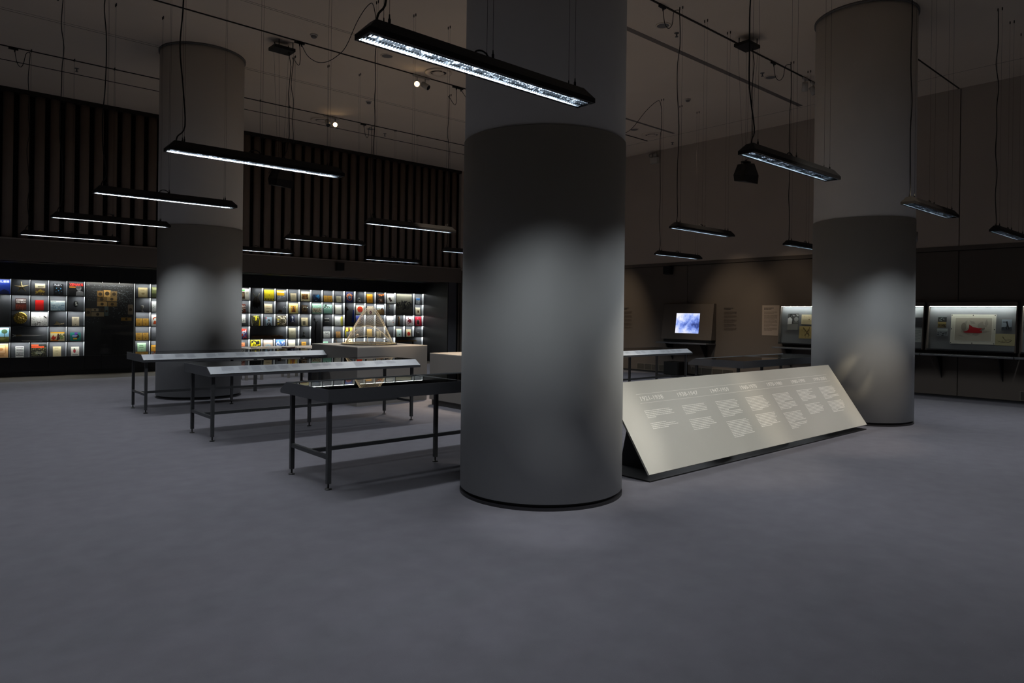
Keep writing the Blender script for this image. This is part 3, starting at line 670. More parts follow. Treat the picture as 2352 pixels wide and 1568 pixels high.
book('b', 15, 2, 290, 430, 175, '1c1a10', [('s', .05, .05, .95, .95, 40, .12, '4a4620'), ('p', [(.42, .5), (.5, 1), (.66, 1), (.62, .55)], 'e8d21a'), ('p', [(.8, 0), (1, .7), (1, 0)], 'd8c418'), ('s', .1, .6, .9, .98, 12, .1, 'd9c93a'), ('p', [(0, 0), (.06, 0), (.0, .9)], 'e9e2c2')], 'black and yellow book with a carved face')
book('b', 15, 4, 275, 440, 195, 'e6d414', [('s', .05, .45, .95, .95, 14, .22, '15140c'), ('p', [(.5, .6), (.95, .66), (.95, .8), (.6, .78)], '12110b')], 'bright yellow book with black brush shapes, bottom shelf')
book('b', 16, 0, 498, 665, 185, 'd9c21c', [('l', .25, .8, .75, .9, 2, '9c8a14'), ('e', .5, .52, .05, .04, '6a5f10')] + [('e', .1 + .16 * j, .12, .05, .08, '2a2a14') for j in range(6)], 'large yellow book with a row of small dark figures')
book('b', 16, 1, 505, 640, 160, 'e3d3ad', [('l', .2, .7, .8, .82, 1, 'b98a5a'), ('l', .2, .45, .85, .6, 2, '6f5a3a'), ('l', .2, .14, .8, .26, 1, '6f5a3a')], 'cream book with three printed title lines')
book('b', 16, 2, 530, 635, 150, '8fa3b2', [('r', 0, .8, .14, 1, 'c9302a'), ('e', .5, .62, .2, .14, '2a2a2c'), ('e', .5, .5, .13, .12, 'a9a59d'), ('p', [(.1, 0), (.2, .3), (.5, .4), (.8, .3), (.9, 0)], '23272b'), ('s', .2, .05, .8, .3, 10, .08, 'bfc5c9')], 'blue grey book with a seated portrait')
book('b', 16, 4, 495, 655, 190, 'cdb8a6', [('o', .5, .35, .2, .34, 0, PI, 'a6c4d0'), ('e', .5, .35, .1, .1, '6a5648'), ('r', .05, .9, .95, .93, 'b39c88')], 'pinkish beige book with a pale blue arch')
book('b', 17, 0, 715, 870, 182, '8b8e93', [('r', 0, .5, .8, 1, 'eab308'), ('r', 0, .8, .8, .9, 'f4ead0'), ('s', .05, .2, .85, .45, 26, .08, 'c3c6ca')], 'yellow and grey book with scribbled white lines')
book('b', 17, 2, 708, 888, 182, '4a4132', [('s', .02, .02, .98, .98, 50, .09, '8f8568'), ('o', .62, .45, .24, .30, -2, 2.2, 'e9e2cc'), ('e', .18, .45, .1, .08, 'd9d2ba'), ('e', .2, .2, .1, .07, 'cfae2a'), ('e', .2, .62, .12, .06, 'cfc13a'), ('s', .1, .7, .9, .95, 10, .1, 'e6e0cc')], 'sepia book with a white ring over an excavation')
book('b', 17, 4, 705, 860, 195, '3f6fc4', [('o', .24, .6, .1, .22, 0, 6.2, 'e4ecf6'), ('s', .5, .3, .98, .9, 16, .12, 'e2e6e0'), ('s', .02, .1, .5, .9, 16, .1, 'a9c4ea')], 'blue and white illustrated book, bottom shelf')
book('b', 18, 0, 948, 1048, 140, 'd8caa4', [('l', .2, .7, .85, .8, 1, '6d5d3f'), ('l', .3, .5, .8, .6, 1, '6d5d3f'), ('s', .1, .1, .9, .25, 8, .06, '9d8c68')], 'cream paperback with a small printed title, top shelf')
book('b', 18, 1, 920, 1078, 178, 'e9d98f', [('r', .2, .12, .76, .78, 'd79a2a'), ('e', .5, .62, .1, .09, '4a2a1c'), ('p', [(.3, .14), (.4, .5), (.5, .58), (.62, .5), (.7, .14)], '6b3a24')], 'yellow cream book with an orange panel and seated figure')
book('b', 18, 2, 948, 1022, 118, '151a4a', [('e', .5, .78, .18, .14, 'e8e8ee'), ('r', .45, .3, .55, .66, 'dcdce6'), ('r', .28, .14, .72, .24, 'e8e8ee'), ('s', .3, .6, .7, .9, 8, .1, 'cfd0dc')], 'navy card with a white goblet shape', cat='card', z0=.095)
book('b', 18, 3, 925, 1045, 178, 'aaa58d', [('o', .5, .5, .36, .38, 0, 6.2, '8d886f'), ('l', .3, .55, .75, .7, 2, '7c775e')], 'grey beige old book with an oval border')
book('b', 18, 4, 920, 1038, 190, 'e6dfc6', [('r', .08, .1, .92, .92, 'd6cdaf'), ('r', .1, .12, .9, .9, 'e9e3cd')], 'blank cream book on the bottom shelf')
book('b', 19, 0, 1128, 1275, 176, 'e6dcae', [('r', .08, .2, .8, .74, '6a4a24'), ('s', .1, .25, .78, .7, 26, .1, 'a9702c'), ('s', .1, .25, .78, .6, 14, .1, '3c2818'), ('l', .1, .06, .3, .14, 1, '6d6040')], 'cream book with a brown crowded painting')
book('b', 19, 1, 1142, 1242, 150, '4a3826', [('s', .1, .3, .9, .95, 20, .14, '75592f'), ('e', .5, .6, .2, .14, '2c2016'), ('o', .5, .6, .2, .26, 0, 6.2, '8a6c3c')], 'dark brown photograph of a round object')
book('b', 19, 2, 1140, 1250, 146, 'e3d4ab', [('r', .16, .12, .6, .58, '6a6350'), ('r', .9, 0, 1, 1, 'c9ba90'), ('l', .15, .8, .8, .9, 2, '9a8a62')], 'cream book with one dark grey square')
book('b', 19, 4, 1150, 1225, 152, 'd9a23f', [('l', .2, .7, .8, .85, 1, '8a6220')], 'small amber paperback, bottom shelf')
book('b', 20, 0, 1335, 1450, 130, '0d1830', [('s', .5, .45, .98, .98, 14, .2, '2a7fb8'), ('s', .05, .4, .6, .95, 10, .16, '16305a'), ('l', .2, .14, .8, .22, 1, '9aa6b4')], 'navy blue book with a bright blue corner')
book('b', 20, 1, 1322, 1480, 182, '8fb89f', [('r', 0, .14, 1, .54, 'cfc7b0'), ('s', .04, .15, .96, .54, 36, .1, '9a7f66'), ('s', .04, .15, .96, .4, 16, .09, '6d7a5a'), ('l', .1, .84, .75, .92, 1, 'dfe9df')], 'mint green book with a scattered landscape picture')
book('b', 21, 0, 1518, 1581, 115, 'd09a3c', [('l', .2, .7, .8, .85, 1, '7d5a22'), ('e', .5, .28, .1, .06, '3b2a12')], 'left of two amber paperbacks on the top shelf')
book('b', 21, 0, 1590, 1660, 115, 'cf9838', [('l', .2, .7, .8, .85, 1, '7d5a22'), ('e', .5, .28, .1, .06, '3b2a12')], 'right of two amber paperbacks on the top shelf')
book('b', 21, 1, 1518, 1655, 172, '9cc7b4', [('s', .02, .6, .5, .95, 12, .14, '10130f'), ('s', .4, .58, .8, .72, 6, .08, '10130f'), ('r', 0, 0, 1, .5, '7fae9a'), ('l', .05, .02, .95, .08, 1, '1b201c')], 'mint book with a black ink blot')
book('b', 21, 2, 1535, 1612, 66, '1b1b1c', [('r', 0, .78, 1, 1, 'd6d2ca'), ('r', 0, 0, 1, .16, 'bdb7ac'), ('e', .3, .48, .1, .16, '77726a'), ('e', .7, .48, .1, .16, '77726a')], 'small black and white card like a cassette', cat='card', z0=.12)
book('b', 21, 3, 1520, 1630, 115, 'e8e9e6', [('s', .1, .35, .9, .8, 12, .1, '16171a'), ('s', .1, .1, .9, .3, 8, .05, '6a6c6e')], 'white square book with black blots')
book('b', 21, 4, 1518, 1600, 150, '8fc0a6', [('l', .2, .6, .8, .8, 2, '4a7a62')], 'mint paperback on the bottom shelf, behind the grey plinth')
book('b', 22, 0, 1733, 1812, 112, 'c9c2a3', [('l', .15, .3, .85, .85, 5, '8f886a')], 'small cream paperback of fine print')
book('b', 22, 1, 1712, 1820, 166, 'e2e1d4', [('r', 0, 0, .12, 1, 'c9c6b0'), ('e', .6, .35, .05, .03, 'a8a694')], 'plain off white book with a creased cover')
book('b', 22, 2, 1708, 1842, 172, 'e4e6e2', [('p', [(.72, 0), (.78, 1), (1, 1), (1, 0)], 'c2bd4a'), ('p', [(.66, .0), (.7, .9), (.76, .9), (.8, 0)], 'd8d6a0'), ('s', .05, .1, .6, .5, 8, .16, 'cfd2d0')], 'white book with a slanted yellow green edge')
book('b', 22, 3, 1733, 1810, 112, 'c2935a', [('l', .2, .7, .8, .9, 2, '8a6232'), ('e', .5, .25, .1, .06, '6d4a22')], 'single tan paperback left of the net model')
book('c', 23, 0, 225, 325, 148, '101a44', [('o', .5, .5, .08, .14, 0, 6.2, '6fa8d6'), ('o', .5, .5, .26, .33, -1, 3.6, 'd9792a'), ('o', .5, .52, .40, .47, .4, 3.0, 'e08a2f'), ('o', .5, .5, .36, .42, 3.4, 5.6, 'c96a2a')], 'navy book with an orange spiral')
book('c', 23, 3, 213, 325, 146, '8d9092', [('r', 0, .55, 1, 1, '4a1f16'), ('r', .14, .6, .44, .98, 'e2cf3e'), ('r', .68, .62, 1, .98, 'e2cf3e'), ('r', 0, 0, .16, .7, 'd9c62f'), ('r', .58, .3, .92, .62, 'dfe0dc'), ('e', .75, .46, .06, .1, '4b4c4c')], 'yellow, brown and grey collage book left of the net model')
book('c', 23, 4, 215, 330, 150, 'e9dfb8', [('l', .15, .6, .85, .85, 2, 'b9a878')], 'cream book on the bottom shelf behind the net model')
book('c', 24, 1, 378, 492, 127, 'e8dfbf', [('e', .5, .56, .36, .36, 'd83a12'), ('r', .3, .5, .7, .53, '7d2a12')], 'cream book with a large orange red disc')
book('c', 24, 2, 378, 462, 145, '14215c', [('e', .55, .55, .14, .24, 'd3b7a4'), ('r', 0, 0, 1, .22, '0c0f1c'), ('p', [(.5, .3), (.6, .9), (.9, .9), (.9, .3)], '3a2420')], 'navy book with a pale figure behind the net model')
book('c', 25, 0, 535, 622, 130, 'd9920f', [('l', .1, .78, .8, .88, 1, 'f3d9a0'), ('e', .5, .34, .14, .1, 'b3760c')], 'deep amber book with a pale title')
book('c', 25, 1, 548, 640, 122, 'e2d8c2', [('e', .5, .22, .24, .22, '5a1740'), ('s', .1, .5, .9, .8, 10, .06, 'b39c8a')], 'cream book with a purple disc behind the net model')
book('c', 25, 3, 545, 622, 122, 'd8b368', [('s', .1, .1, .9, .6, 10, .1, 'c49c4e')], 'golden paperback seen through the net model')
book('c', 26, 0, 690, 792, 146, '0d0b0a', [('s', .05, .72, .95, .92, 18, .09, 'e06a1c'), ('s', .2, .08, .8, .5, 22, .1, '7a5038'), ('e', .5, .3, .14, .14, '0d0b0a'), ('r', .4, .2, .46, .4, 'c9b8a0'), ('r', .56, .2, .62, .4, 'c9b8a0')], 'black book with an orange title and a mask')
book('c', 26, 1, 688, 792, 142, 'cfe2e6', [('r', 0, 0, 1, .5, '7d6238'), ('s', .02, .3, .98, .62, 26, .1, 'a98a55'), ('s', .6, .1, 1, .6, 10, .14, '5d3a22'), ('l', .1, .78, .7, .9, 2, 'f2f5f5')], 'pale sky book with a brown ruin')
book('c', 26, 3, 692, 752, 86, 'd6cba6', [('r', .6, 0, .72, 1, '5a543c')], 'small cream paperback seen through the net model')
book('c', 27, 0, 832, 942, 146, 'e6e6de', [('p', [(.16, .58), (.44, .64), (.7, .24), (.4, .16)], '2e2320'), ('s', .22, .25, .62, .55, 8, .07, 'a88f78')], 'white book with a small tilted dark photograph')
book('c', 27, 2, 832, 937, 146, 'e9eae8', [('s', .05, .15, .95, .6, 26, .08, 'b3b6b6'), ('e', .9, .36, .1, .05, 'e0b3a8')], 'white book with a pale pencil sketch right of the net model')
book('c', 28, 3, 978, 1056, 122, 'b9d2cc', [('r', 0, 0, .06, 1, 'c98f45'), ('r', 0, .92, 1, 1, 'd8c08a'), ('e', .58, .3, .1, .07, '2a3336')], 'pale blue green book with a dark dot')
book('c', 29, 2, 1118, 1220, 146, 'e2dcda', [('s', .05, .05, .95, .95, 34, .1, '6d1a26'), ('e', .55, .52, .26, .2, '5a121e'), ('s', .3, .35, .8, .7, 10, .1, '8f2a38')], 'white book with a dark red rose pattern')
book('c', 29, 3, 1128, 1196, 116, 'd8cda6', [('e', .5, .38, .34, .26, 'c2321c')], 'cream book with a red disc on the lower right shelf')
book('c', 30, 0, 1265, 1327, 102, '9aa3a6', [('r', 0, .62, 1, .9, '3f7fc9'), ('s', .1, .05, .9, .5, 14, .14, 'd9dcdc')], 'small grey book with a blue band, top right shelf')
book('c', 30, 1, 1262, 1332, 116, 'e0d6b8', [('r', .36, .28, .72, .62, '7a4f22'), ('e', .54, .44, .1, .1, '2a1a10')], 'cream book with a small brown photograph, far right')
book('c', 30, 2, 1258, 1352, 142, 'a8122a', [('r', .2, .12, .68, .64, 'd9b3ac'), ('r', .23, .14, .65, .62, '1b0f12'), ('s', .3, .8, .5, .9, 4, .05, 'd8c8c8')], 'crimson book with a framed dark picture, far right')
book('c', 24, 4, 400, 470, 60, 'e9e9e2', [('l', .1, .4, .9, .8, 2, 'b9b9b0')], 'low white booklet on the bottom shelf behind the net model')
# framed print filling a double bay (plain generic stand-in)
x0, x1 = XD(28) + .03, XD(30) - .10
s = (YN + .05) / YN
b = MB(); o = Vector((x0 * s, YN + .055, ZR[2] + .0065)); U = Vector((x1 * s - x0 * s, 0, 0)); V = Vector((0, .03, .655)); N = Vector((0, -.655, .03)).normalized()
b.use(hexm('8d8a7a')).obox(o, U, V, -N * .02)
decorate(b, o, U, V, N, [('r', 0, 0, 1, .34, '6a695f'), ('s', 0, .3, 1, .62, 40, .12, '2c2d2c'), ('s', 0, .3, 1, .55, 20, .12, '55564f'), ('l', .3, .05, .7, .1, 1, '44443c')])
one('framed_print', b, None, 'large grey seascape print with dark streaks in the double bay', 'print')

def shelf_at(zm, k, row, x, dy=.06): return Vector((place(zm, k, x) * (YN + dy) / YN, YN + dy, ZR[row + 1] + .0062))
# starfish
p = shelf_at('a', 0, 0, 262, .07); b = MB(); cz = p.z + .165
pts = []
for j in range(10):
    a_ = PI / 2 + .08 + j * PI / 5; r = .135 if j % 2 == 0 else .038
    pts.append((p.x + r * math.cos(a_) * 1.05, r * math.sin(a_) * .98 + cz))
o = len(b.v); b.v += [(x, p.y, z) for x, z in pts] + [(p.x, p.y - .035, cz), (p.x, p.y + .012, cz)]
for j in range(10): b.face([o + j, o + (j + 1) % 10, o + 10]); b.face([o + (j + 1) % 10, o + j, o + 11])
one('starfish', b, mat('starfish_tan', 'd2bb86', .7, bump=(120, .5, .003)), 'pale dried starfish standing on the top left shelf', 'starfish')
# mask of curls
p = shelf_at('a', 0, 2, 252, .065); b = MB(); cz = p.z + .175
b.ball((p.x, p.y, cz), .105, .03, .115, 18, 10)
for j in range(18):
    a_ = 2 * PI * j / 18; b.ball((p.x + .108 * math.cos(a_), p.y - .008, cz + .112 * math.sin(a_)), .024, .022, .024, 8, 5)
for sx in (-1, 1): b.ball((p.x + sx * .042, p.y - .026, cz + .02), .024, .014, .016, 8, 5); b.ball((p.x + sx * .05, p.y - .024, cz - .03), .028, .016, .024, 8, 5)
b.ball((p.x, p.y - .034, cz - .012), .016, .02, .03, 8, 5); b.ball((p.x, p.y - .028, cz - .06), .04, .012, .014, 8, 5)
one('gold_mask', b, mat('gilt', 'c9a83e', .35, metal=.5), 'round gilt mask ringed with curls', 'mask')
# dagger in the wide bay with its scabbard
p = shelf_at('a', 0, 3, 160, .07); xe = place('a', 1, 560) * (YN + .07) / YN; cz = p.z + .135
b = MB(); ms = mat('dagger_steel', 'e6e4e0', .35, metal=.1)
b.use(hexm('cdb58a')).tube([(p.x + .05, p.y, cz), (p.x + .165, p.y, cz + .003)], .016, 8)
b.use(ms).tube([(p.x + .03, p.y, cz), (p.x + .055, p.y, cz)], .02, 8).tube([(p.x, p.y, cz + .03), (p.x + .035, p.y, cz), (p.x, p.y, cz - .03)], .01, 6)
b.use(ms).prism([(p.x + .165, p.y, cz + .016), (p.x + .4, p.y, cz + .008), (xe, p.y, cz + .006), (p.x + .4, p.y, cz - .012), (p.x + .165, p.y, cz - .014)], (0, -.003, 0), (0, .003, 0))
one('dagger', b, None, 'long bright dagger lying across the wide left bay', 'dagger')
b = MB(); b.use(ms).tube([(p.x + .17, p.y, p.z + .03), (p.x + .18, p.y, p.z + .012), (p.x + .35, p.y, p.z + .006), (xe - .05, p.y, p.z + .006)], .005, 6)
one('thin_rod', b, None, 'thin bent metal rod under the long dagger', 'rod')
# delta wing aircraft model
p = shelf_at('a', 2, 2, 735, .055); b = MB(); mp = mat('model_cream', 'd6bf8c', .5)
b.tube([(p.x - .105, p.y, p.z + .03), (p.x - .07, p.y, p.z + .034), (p.x + .05, p.y, p.z + .04), (p.x + .10, p.y, p.z + .045)], [.004, .012, .013, .004], 8)
b.prism([(p.x - .085, p.y, p.z + .03), (p.x - .05, p.y - .012, p.z + .11), (p.x + .02, p.y, p.z + .05), (p.x + .06, p.y, p.z + .034)], (0, -.003, 0), (0, .003, 0))
b.prism([(p.x + .06, p.y, p.z + .04), (p.x + .095, p.y, p.z + .072), (p.x + .1, p.y, p.z + .045)], (0, -.003, 0), (0, .003, 0))
b.tube([(p.x, p.y, p.z), (p.x, p.y, p.z + .03)], .006, 6)
one('aircraft_model', b, mp, 'small cream delta wing aircraft model', 'model')
# cameo
p = shelf_at('a', 3, 1, 942, .085); b = MB(); cz = p.z + .16
b.use(hexm('141416')).ball((p.x, p.y, cz), .048, .012, .075, 18, 8)
b.use(hexm('c9c6bd')).ball((p.x - .004, p.y - .013, cz + .02), .018, .008, .025, 10, 6).ball((p.x + .004, p.y - .012, cz - .025), .026, .007, .018, 10, 6)
one('cameo', b, None, 'black oval cameo with a pale profile', 'cameo')
# goblet
p = shelf_at('a', 7, 1, 1765, .06); b = MB()
b.lathe(p, [(.035, 0), (.036, .006), (.012, .012), (.010, .05), (.02, .075), (.032, .1), (.036, .13), (.03, .15), (.022, .155)], 18)
one('goblet', b, mat('marble_white', 'e0ddd2', .4), 'small white goblet on a foot right of the blackboard', 'goblet')
# horned mask
p = shelf_at('b', 15, 1, 362, .07); b = MB(); hz = p.z + .36
mf = mat('dark_fur', '241a12', .95, bump=(90, .8, .01))
b.use(mf)
for j in range(26):
    a_ = rnd.uniform(-1, 1); b.tube([(p.x + .07 * a_, p.y - .015 + rnd.uniform(-.01, .01), hz + .08 * (1 - a_ * a_)), (p.x + .1 * a_, p.y - .03, hz - .06), (p.x + .085 * a_ + rnd.uniform(-.02, .02), p.y - .015, hz - rnd.uniform(.14, .26))], [.016, .022, .004], 5)
b.use(hexm('b5a98c'))
for sx, l in ((-1, .10), (1, .085)): b.tube([(p.x + sx * .02, p.y - .01, hz + .07), (p.x + sx * .055, p.y - .02, hz + .12), (p.x + sx * l, p.y - .015, hz + .185)], [.012, .009, .003], 7)
one('horned_mask', b, None, 'shaggy dark mask with two pale upright horns', 'mask')
# zither box
b = MB(); xa = place('b', 15, 290) * (YN + .06) / YN; xb = place('b', 17, 820) * (YN + .06) / YN; z = ZR[4] + .0062
b.use(mat('zither_wood', '6b4724', .5, noise=(14, .2, 4))).prism([(xa, YN + .02, z), (xb, YN + .02, z), (xb - .02, YN + .11, z), (xa + .02, YN + .11, z)], (0, 0, 0), (0, 0, .075))
b.use(hexm('8a6636')).prism([(xa + .02, YN + .03, z + .075), (xb - .03, YN + .03, z + .075), (xb - .05, YN + .1, z + .075), (xa + .04, YN + .1, z + .075)], (0, 0, 0), (0, 0, .005))
b.use(hexm('2b1d12'))
for j in range(9): b.tube([(xa + .05 + j * .02, YN + .035 + j * .006, z + .083), (xb - .08, YN + .035 + j * .006, z + .083)], .0012, 3)
for j in range(12): b.lathe((xb - .13 + .01 * (j % 6), YN + .04 + .03 * (j // 6), z + .08), [(.003, 0), (.003, .018)], 6)
b.use(hexm('d8d2c4'))
for j in range(3): b.lathe((xa + .44 + j * .035, YN + .0195, z + .04), [(.008, -.004), (.008, .004)], 8)
one('zither', b, None, 'long wooden zither case lying in the wide bay', 'instrument')
# pot fragment
p = shelf_at('b', 17, 1, 775, .06); b = MB()
b.use(hexm('c8c8c4')).box(p.x - .05, p.x + .05, p.y - .03, p.y + .03, p.z, p.z + .02)
b.use(mat('clay_dark', '4a3420', .8)).lathe((p.x, p.y, p.z + .02), [(.03, 0), (.05, .02), (.052, .05), (.045, .062), (.05, .075), (.046, .075), (.04, .05)], 16)
one('clay_pot', b, None, 'small brown clay pot on a white block', 'pot')
# dark bell like bust
p = shelf_at('b', 19, 3, 1185, .06); b = MB()
b.use(hexm('b9bbba')).box(p.x - .05, p.x + .05, p.y - .03, p.y + .03, p.z, p.z + .018)
b.use(mat('bronze_dark', '2b2a26', .4, metal=.4)).lathe((p.x, p.y, p.z + .018), [(.045, 0), (.05, .02), (.04, .055), (.02, .08), (.011, .09), (.011, .11), (.022, .12), (.024, .14), (.012, .16)], 16)
one('bronze_bust', b, None, 'small dark bronze bust on a pale block', 'bust')
# tall dark sculpture
p = shelf_at('b', 20, 4, 1380, .06); b = MB(); zz = p.z
b.tube([(p.x, p.y, zz), (p.x + .01, p.y, zz + .25), (p.x - .005, p.y, zz + .55), (p.x + .015, p.y, zz + .78), (p.x + .005, p.y, zz + .86)], [.03, .016, .026, .02, .01], 8)
b.tube([(p.x + .012, p.y, zz + .80), (p.x + .06, p.y - .01, zz + .84), (p.x + .09, p.y - .01, zz + .82)], [.014, .01, .005], 6)
b.tube([(p.x + .012, p.y, zz + .78), (p.x - .05, p.y - .01, zz + .86), (p.x - .085, p.y - .01, zz + .88)], [.016, .012, .006], 6)
b.ball((p.x - .03, p.y, zz + .89), .03, .025, .035, 10, 6)
one('dark_sculpture', b, mat('ebony', '15100d', .45), 'tall thin dark carved figure in the three shelf bay', 'sculpture')
# curved horn piece
p = shelf_at('b', 22, 4, 1735, .06); b = MB()
b.tube([(p.x - .05, p.y, p.z + .25), (p.x - .03, p.y, p.z + .275), (p.x, p.y, p.z + .27), (p.x + .02, p.y, p.z + .23), (p.x + .02, p.y, p.z + .0)], [.004, .008, .01, .008, .01], 8)
one('curved_horn', b, mat('horn_tan', 'b88a5e', .5), 'slim curved tan horn on the bottom shelf', 'horn')
# dark animal head and a blue panel in the tall bay
p = shelf_at('c', 23, 2, 232, .06); b = MB(); z = p.z + .52
b.ball((p.x, p.y, z), .045, .035, .055, 10, 7).ball((p.x + .03, p.y - .02, z - .03), .025, .03, .03, 8, 6).tube([(p.x, p.y, z), (p.x - .02, p.y, z - .14), (p.x - .015, p.y, z - .5)], [.03, .02, .015], 6)
one('dark_carving', b, mat('dark_brown_wood', '2a1d15', .6), 'dark brown carved head in the tall bay beside the net model', 'carving')
b = MB(); q = shelf_at('c', 23, 2, 330, .09); b.prism([(q.x - .06, q.y - .03, q.z + .10), (q.x + .07, q.y - .03, q.z + .10), (q.x + .07, q.y, q.z + .48), (q.x, q.y, q.z + .48)], (0, 0, 0), (0, .006, 0))
b.tube([(q.x + .02, q.y + .01, q.z), (q.x + .02, q.y + .01, q.z + .2)], .005, 6)
one('blue_panel', b, hexm('1d3a8a'), 'slanted blue panel in the tall bay behind the net model', 'panel')
# shells
p = shelf_at('c', 24, 0, 420, .06); b = MB(); pts = []; rr = []
for j in range(40):
    a_ = j / 40 * 3.6 * PI; r = .012 + .055 * (j / 40) ** 1.6; pts.append((p.x + r * math.cos(a_ + .5), p.y, p.z + .085 + r * math.sin(a_ + .5))); rr.append(.006 + .038 * (j / 40) ** 1.5)
b.tube(pts, rr, 10)
one('nautilus_shell', b, mat('shell_pearl', 'dcdcd8', .25), 'white nautilus shell on the top shelf', 'shell')
p = shelf_at('c', 24, 3, 402, .06); b = MB(); b.ball((p.x, p.y, p.z + .055), .06, .04, .05, 14, 8); b.tube([(p.x - .05, p.y, p.z + .05), (p.x - .08, p.y - .01, p.z + .02)], [.03, .006], 8)
one('cream_shell', b, mat('shell_cream', 'cdb393', .4), 'round cream shell seen through the net model', 'shell')
# flute
p = shelf_at('c', 27, 1, 868, .06); b = MB()
b.use(hexm('d9d3b0')).tube([(p.x, p.y, p.z + .23), (p.x, p.y, p.z + .31)], [.014, .016], 8)
b.use(hexm('121214')).tube([(p.x, p.y, p.z), (p.x, p.y, p.z + .23)], [.010, .012], 8)
b.use(hexm('c9c9c4'))
for j in range(4): b.ball((p.x, p.y - .012, p.z + .04 + j * .05), .006, .004, .006, 6, 4)
one('recorder_flute', b, None, 'short upright flute with a pale mouthpiece', 'flute')
# stacked wooden doll
p = shelf_at('c', 28, 2, 1015, .06); b = MB(); b.use(mat('doll_wood', '8a5d34', .45))
b.lathe(p, [(.032, 0), (.034, .03), (.022, .07), (.03, .11), (.018, .15), (.026, .17)], 14)
b.use(mat('doll_light', 'c89a66', .35)).ball((p.x, p.y, p.z + .205), .030, .03, .032, 12, 8).ball((p.x, p.y, p.z + .262), .028, .028, .03, 12, 8)
one('turned_doll', b, None, 'turned wooden figure of stacked balls', 'figure')
# horse figurine
p = shelf_at('c', 30, 3, 1295, .06); b = MB(); z = p.z
b.tube([(p.x - .05, p.y, z + .115), (p.x - .02, p.y, z + .11), (p.x + .03, p.y, z + .112), (p.x + .05, p.y, z + .12)], [.022, .026, .024, .026], 8)
for dx in (-.045, -.02, .03, .05): b.tube([(p.x + dx, p.y, z + .1), (p.x + dx + .008, p.y, z + .055), (p.x + dx + .002, p.y, z)], [.012, .008, .007], 6)
b.tube([(p.x - .05, p.y, z + .125), (p.x - .062, p.y, z + .17), (p.x - .07, p.y, z + .19)], [.02, .015, .014], 7)
b.tube([(p.x - .062, p.y, z + .192), (p.x - .095, p.y - .01, z + .165)], [.015, .009], 7)
for dy in (-.008, .008): b.tube([(p.x - .066, p.y + dy, z + .2), (p.x - .064, p.y + dy, z + .225)], [.005, .001], 4)
b.tube([(p.x + .052, p.y, z + .125), (p.x + .068, p.y, z + .09), (p.x + .066, p.y, z + .05)], [.007, .009, .002], 5)
one('horse_figurine', b, mat('pewter', '6d6a62', .45), 'small grey horse figurine at the far right of the shelves', 'figurine')
# long wooden instrument in the wide bottom bay
z = ZR[5] + .0062; xa = XD(28) + .06; xb = XD(31) - .10
b = MB(); b.use(mat('lath_wood', 'a9773a', .5)).box(xa, xb - .15, YN + .03, YN + .06, z + .20, z + .235)
b.use(hexm('4a3218')).box(xa + .1, xa + .13, YN + .025, YN + .065, z, z + .2).box(xb - .3, xb - .27, YN + .025, YN + .065, z, z + .2)
one('wooden_lath', b, None, 'long tan wooden lath propped across the wide bottom bay', 'lath')
b = MB(); b.box(xa + .2, xb, YN + .07, YN + .10, z + .0, z + .03)
one('wooden_stick', b, mat('lath_pale', 'bd8f4e', .5), 'pale wooden stick on the floor of the wide bottom bay', 'stick')

# ------------------------------------------------------------------ right wall: cases, screen, texts
XT, ZT, XB_, ZB = XW - .10, 1.79, XW - .22, .955
def wall_case(ya, yb, label):          # ya > yb (ya is the left end as seen)
    t = thing('wall_case', label, 'display case', (XW - .1, (ya + yb) / 2, .83), 'lit cases along the right wall')
    def slab(y0, y1, pts): b = MB(); b.loft([[(x, y0, z) for x, z in pts], [(x, y1, z) for x, z in pts]], True, False); return b
    side = [(XW - .001, 1.87), (XT, 1.87), (XT, ZT), (XB_, ZB), (XB_, .93), (XW - .001, .93)]
    part('side_panel', slab(ya, ya - .02, side), M_WALL, t); part('side_panel', slab(yb, yb + .02, side), M_WALL, t)
    part('header', slab(ya - .02, yb + .02, [(XW - .001, 1.87), (XT, 1.87), (XT, ZT), (XW - .001, ZT)]), M_WALL, t)
    part('sill', slab(ya - .02, yb + .02, [(XW - .001, ZB), (XB_ + .004, ZB), (XB_ + .004, .93), (XW - .001, .93)]), M_DARK, t)
    part('back_panel', slab(ya - .02, yb + .02, [(XW - .001, ZT), (XW - .012, ZT), (XW - .125, ZB), (XW - .001, ZB)]), mat('case_back', '75787a', .7), t)
    part('led_strip', slab(ya - .03, yb + .03, [(XT + .012, ZT), (XT + .026, ZT), (XT + .026, ZT - .004), (XT + .012, ZT - .004)]), M_CLED, t)
    b = MB(); b.quad((XT - .001, ya - .02, ZT), (XB_ - .001, ya - .02, ZB), (XB_ - .001, yb + .02, ZB), (XT - .001, yb + .02, ZT)); part('glass_front', b, M_GLASS, t)
    ledge_unit(ya + .02, yb - .01, t)
    return t
def ledge_unit(ya, yb, t):
    b = MB(); b.loft([[(x, ya, z) for x, z in ((XW - .001, .86), (XW - .43, .86), (XW - .44, .852), (XW - .44, .828), (XW - .001, .828))], [(x, yb, z) for x, z in ((XW - .001, .86), (XW - .43, .86), (XW - .44, .852), (XW - .44, .828), (XW - .001, .828))]], True, False)
    part('ledge', b, mat('ledge_grey', '4a4b4e', .5), t)
    for y in (ya - .25, yb + .25):
        b = MB(); b.prism([(XW - .001, y, .828), (XW - .36, y, .828), (XW - .30, y, .79), (XW - .001, y, .38)], (0, -.008, 0), (0, .008, 0)); part('bracket', b, M_DARK, t)
wall_case(7.92, 6.43, 'lit wall case with a photograph and two tan drawings, left of the far column')
wall_case(6.375, 4.885, 'lit wall case mostly hidden behind the far right column')
wall_case(4.83, 3.345, 'lit wall case with the red shape drawing in a white mount')
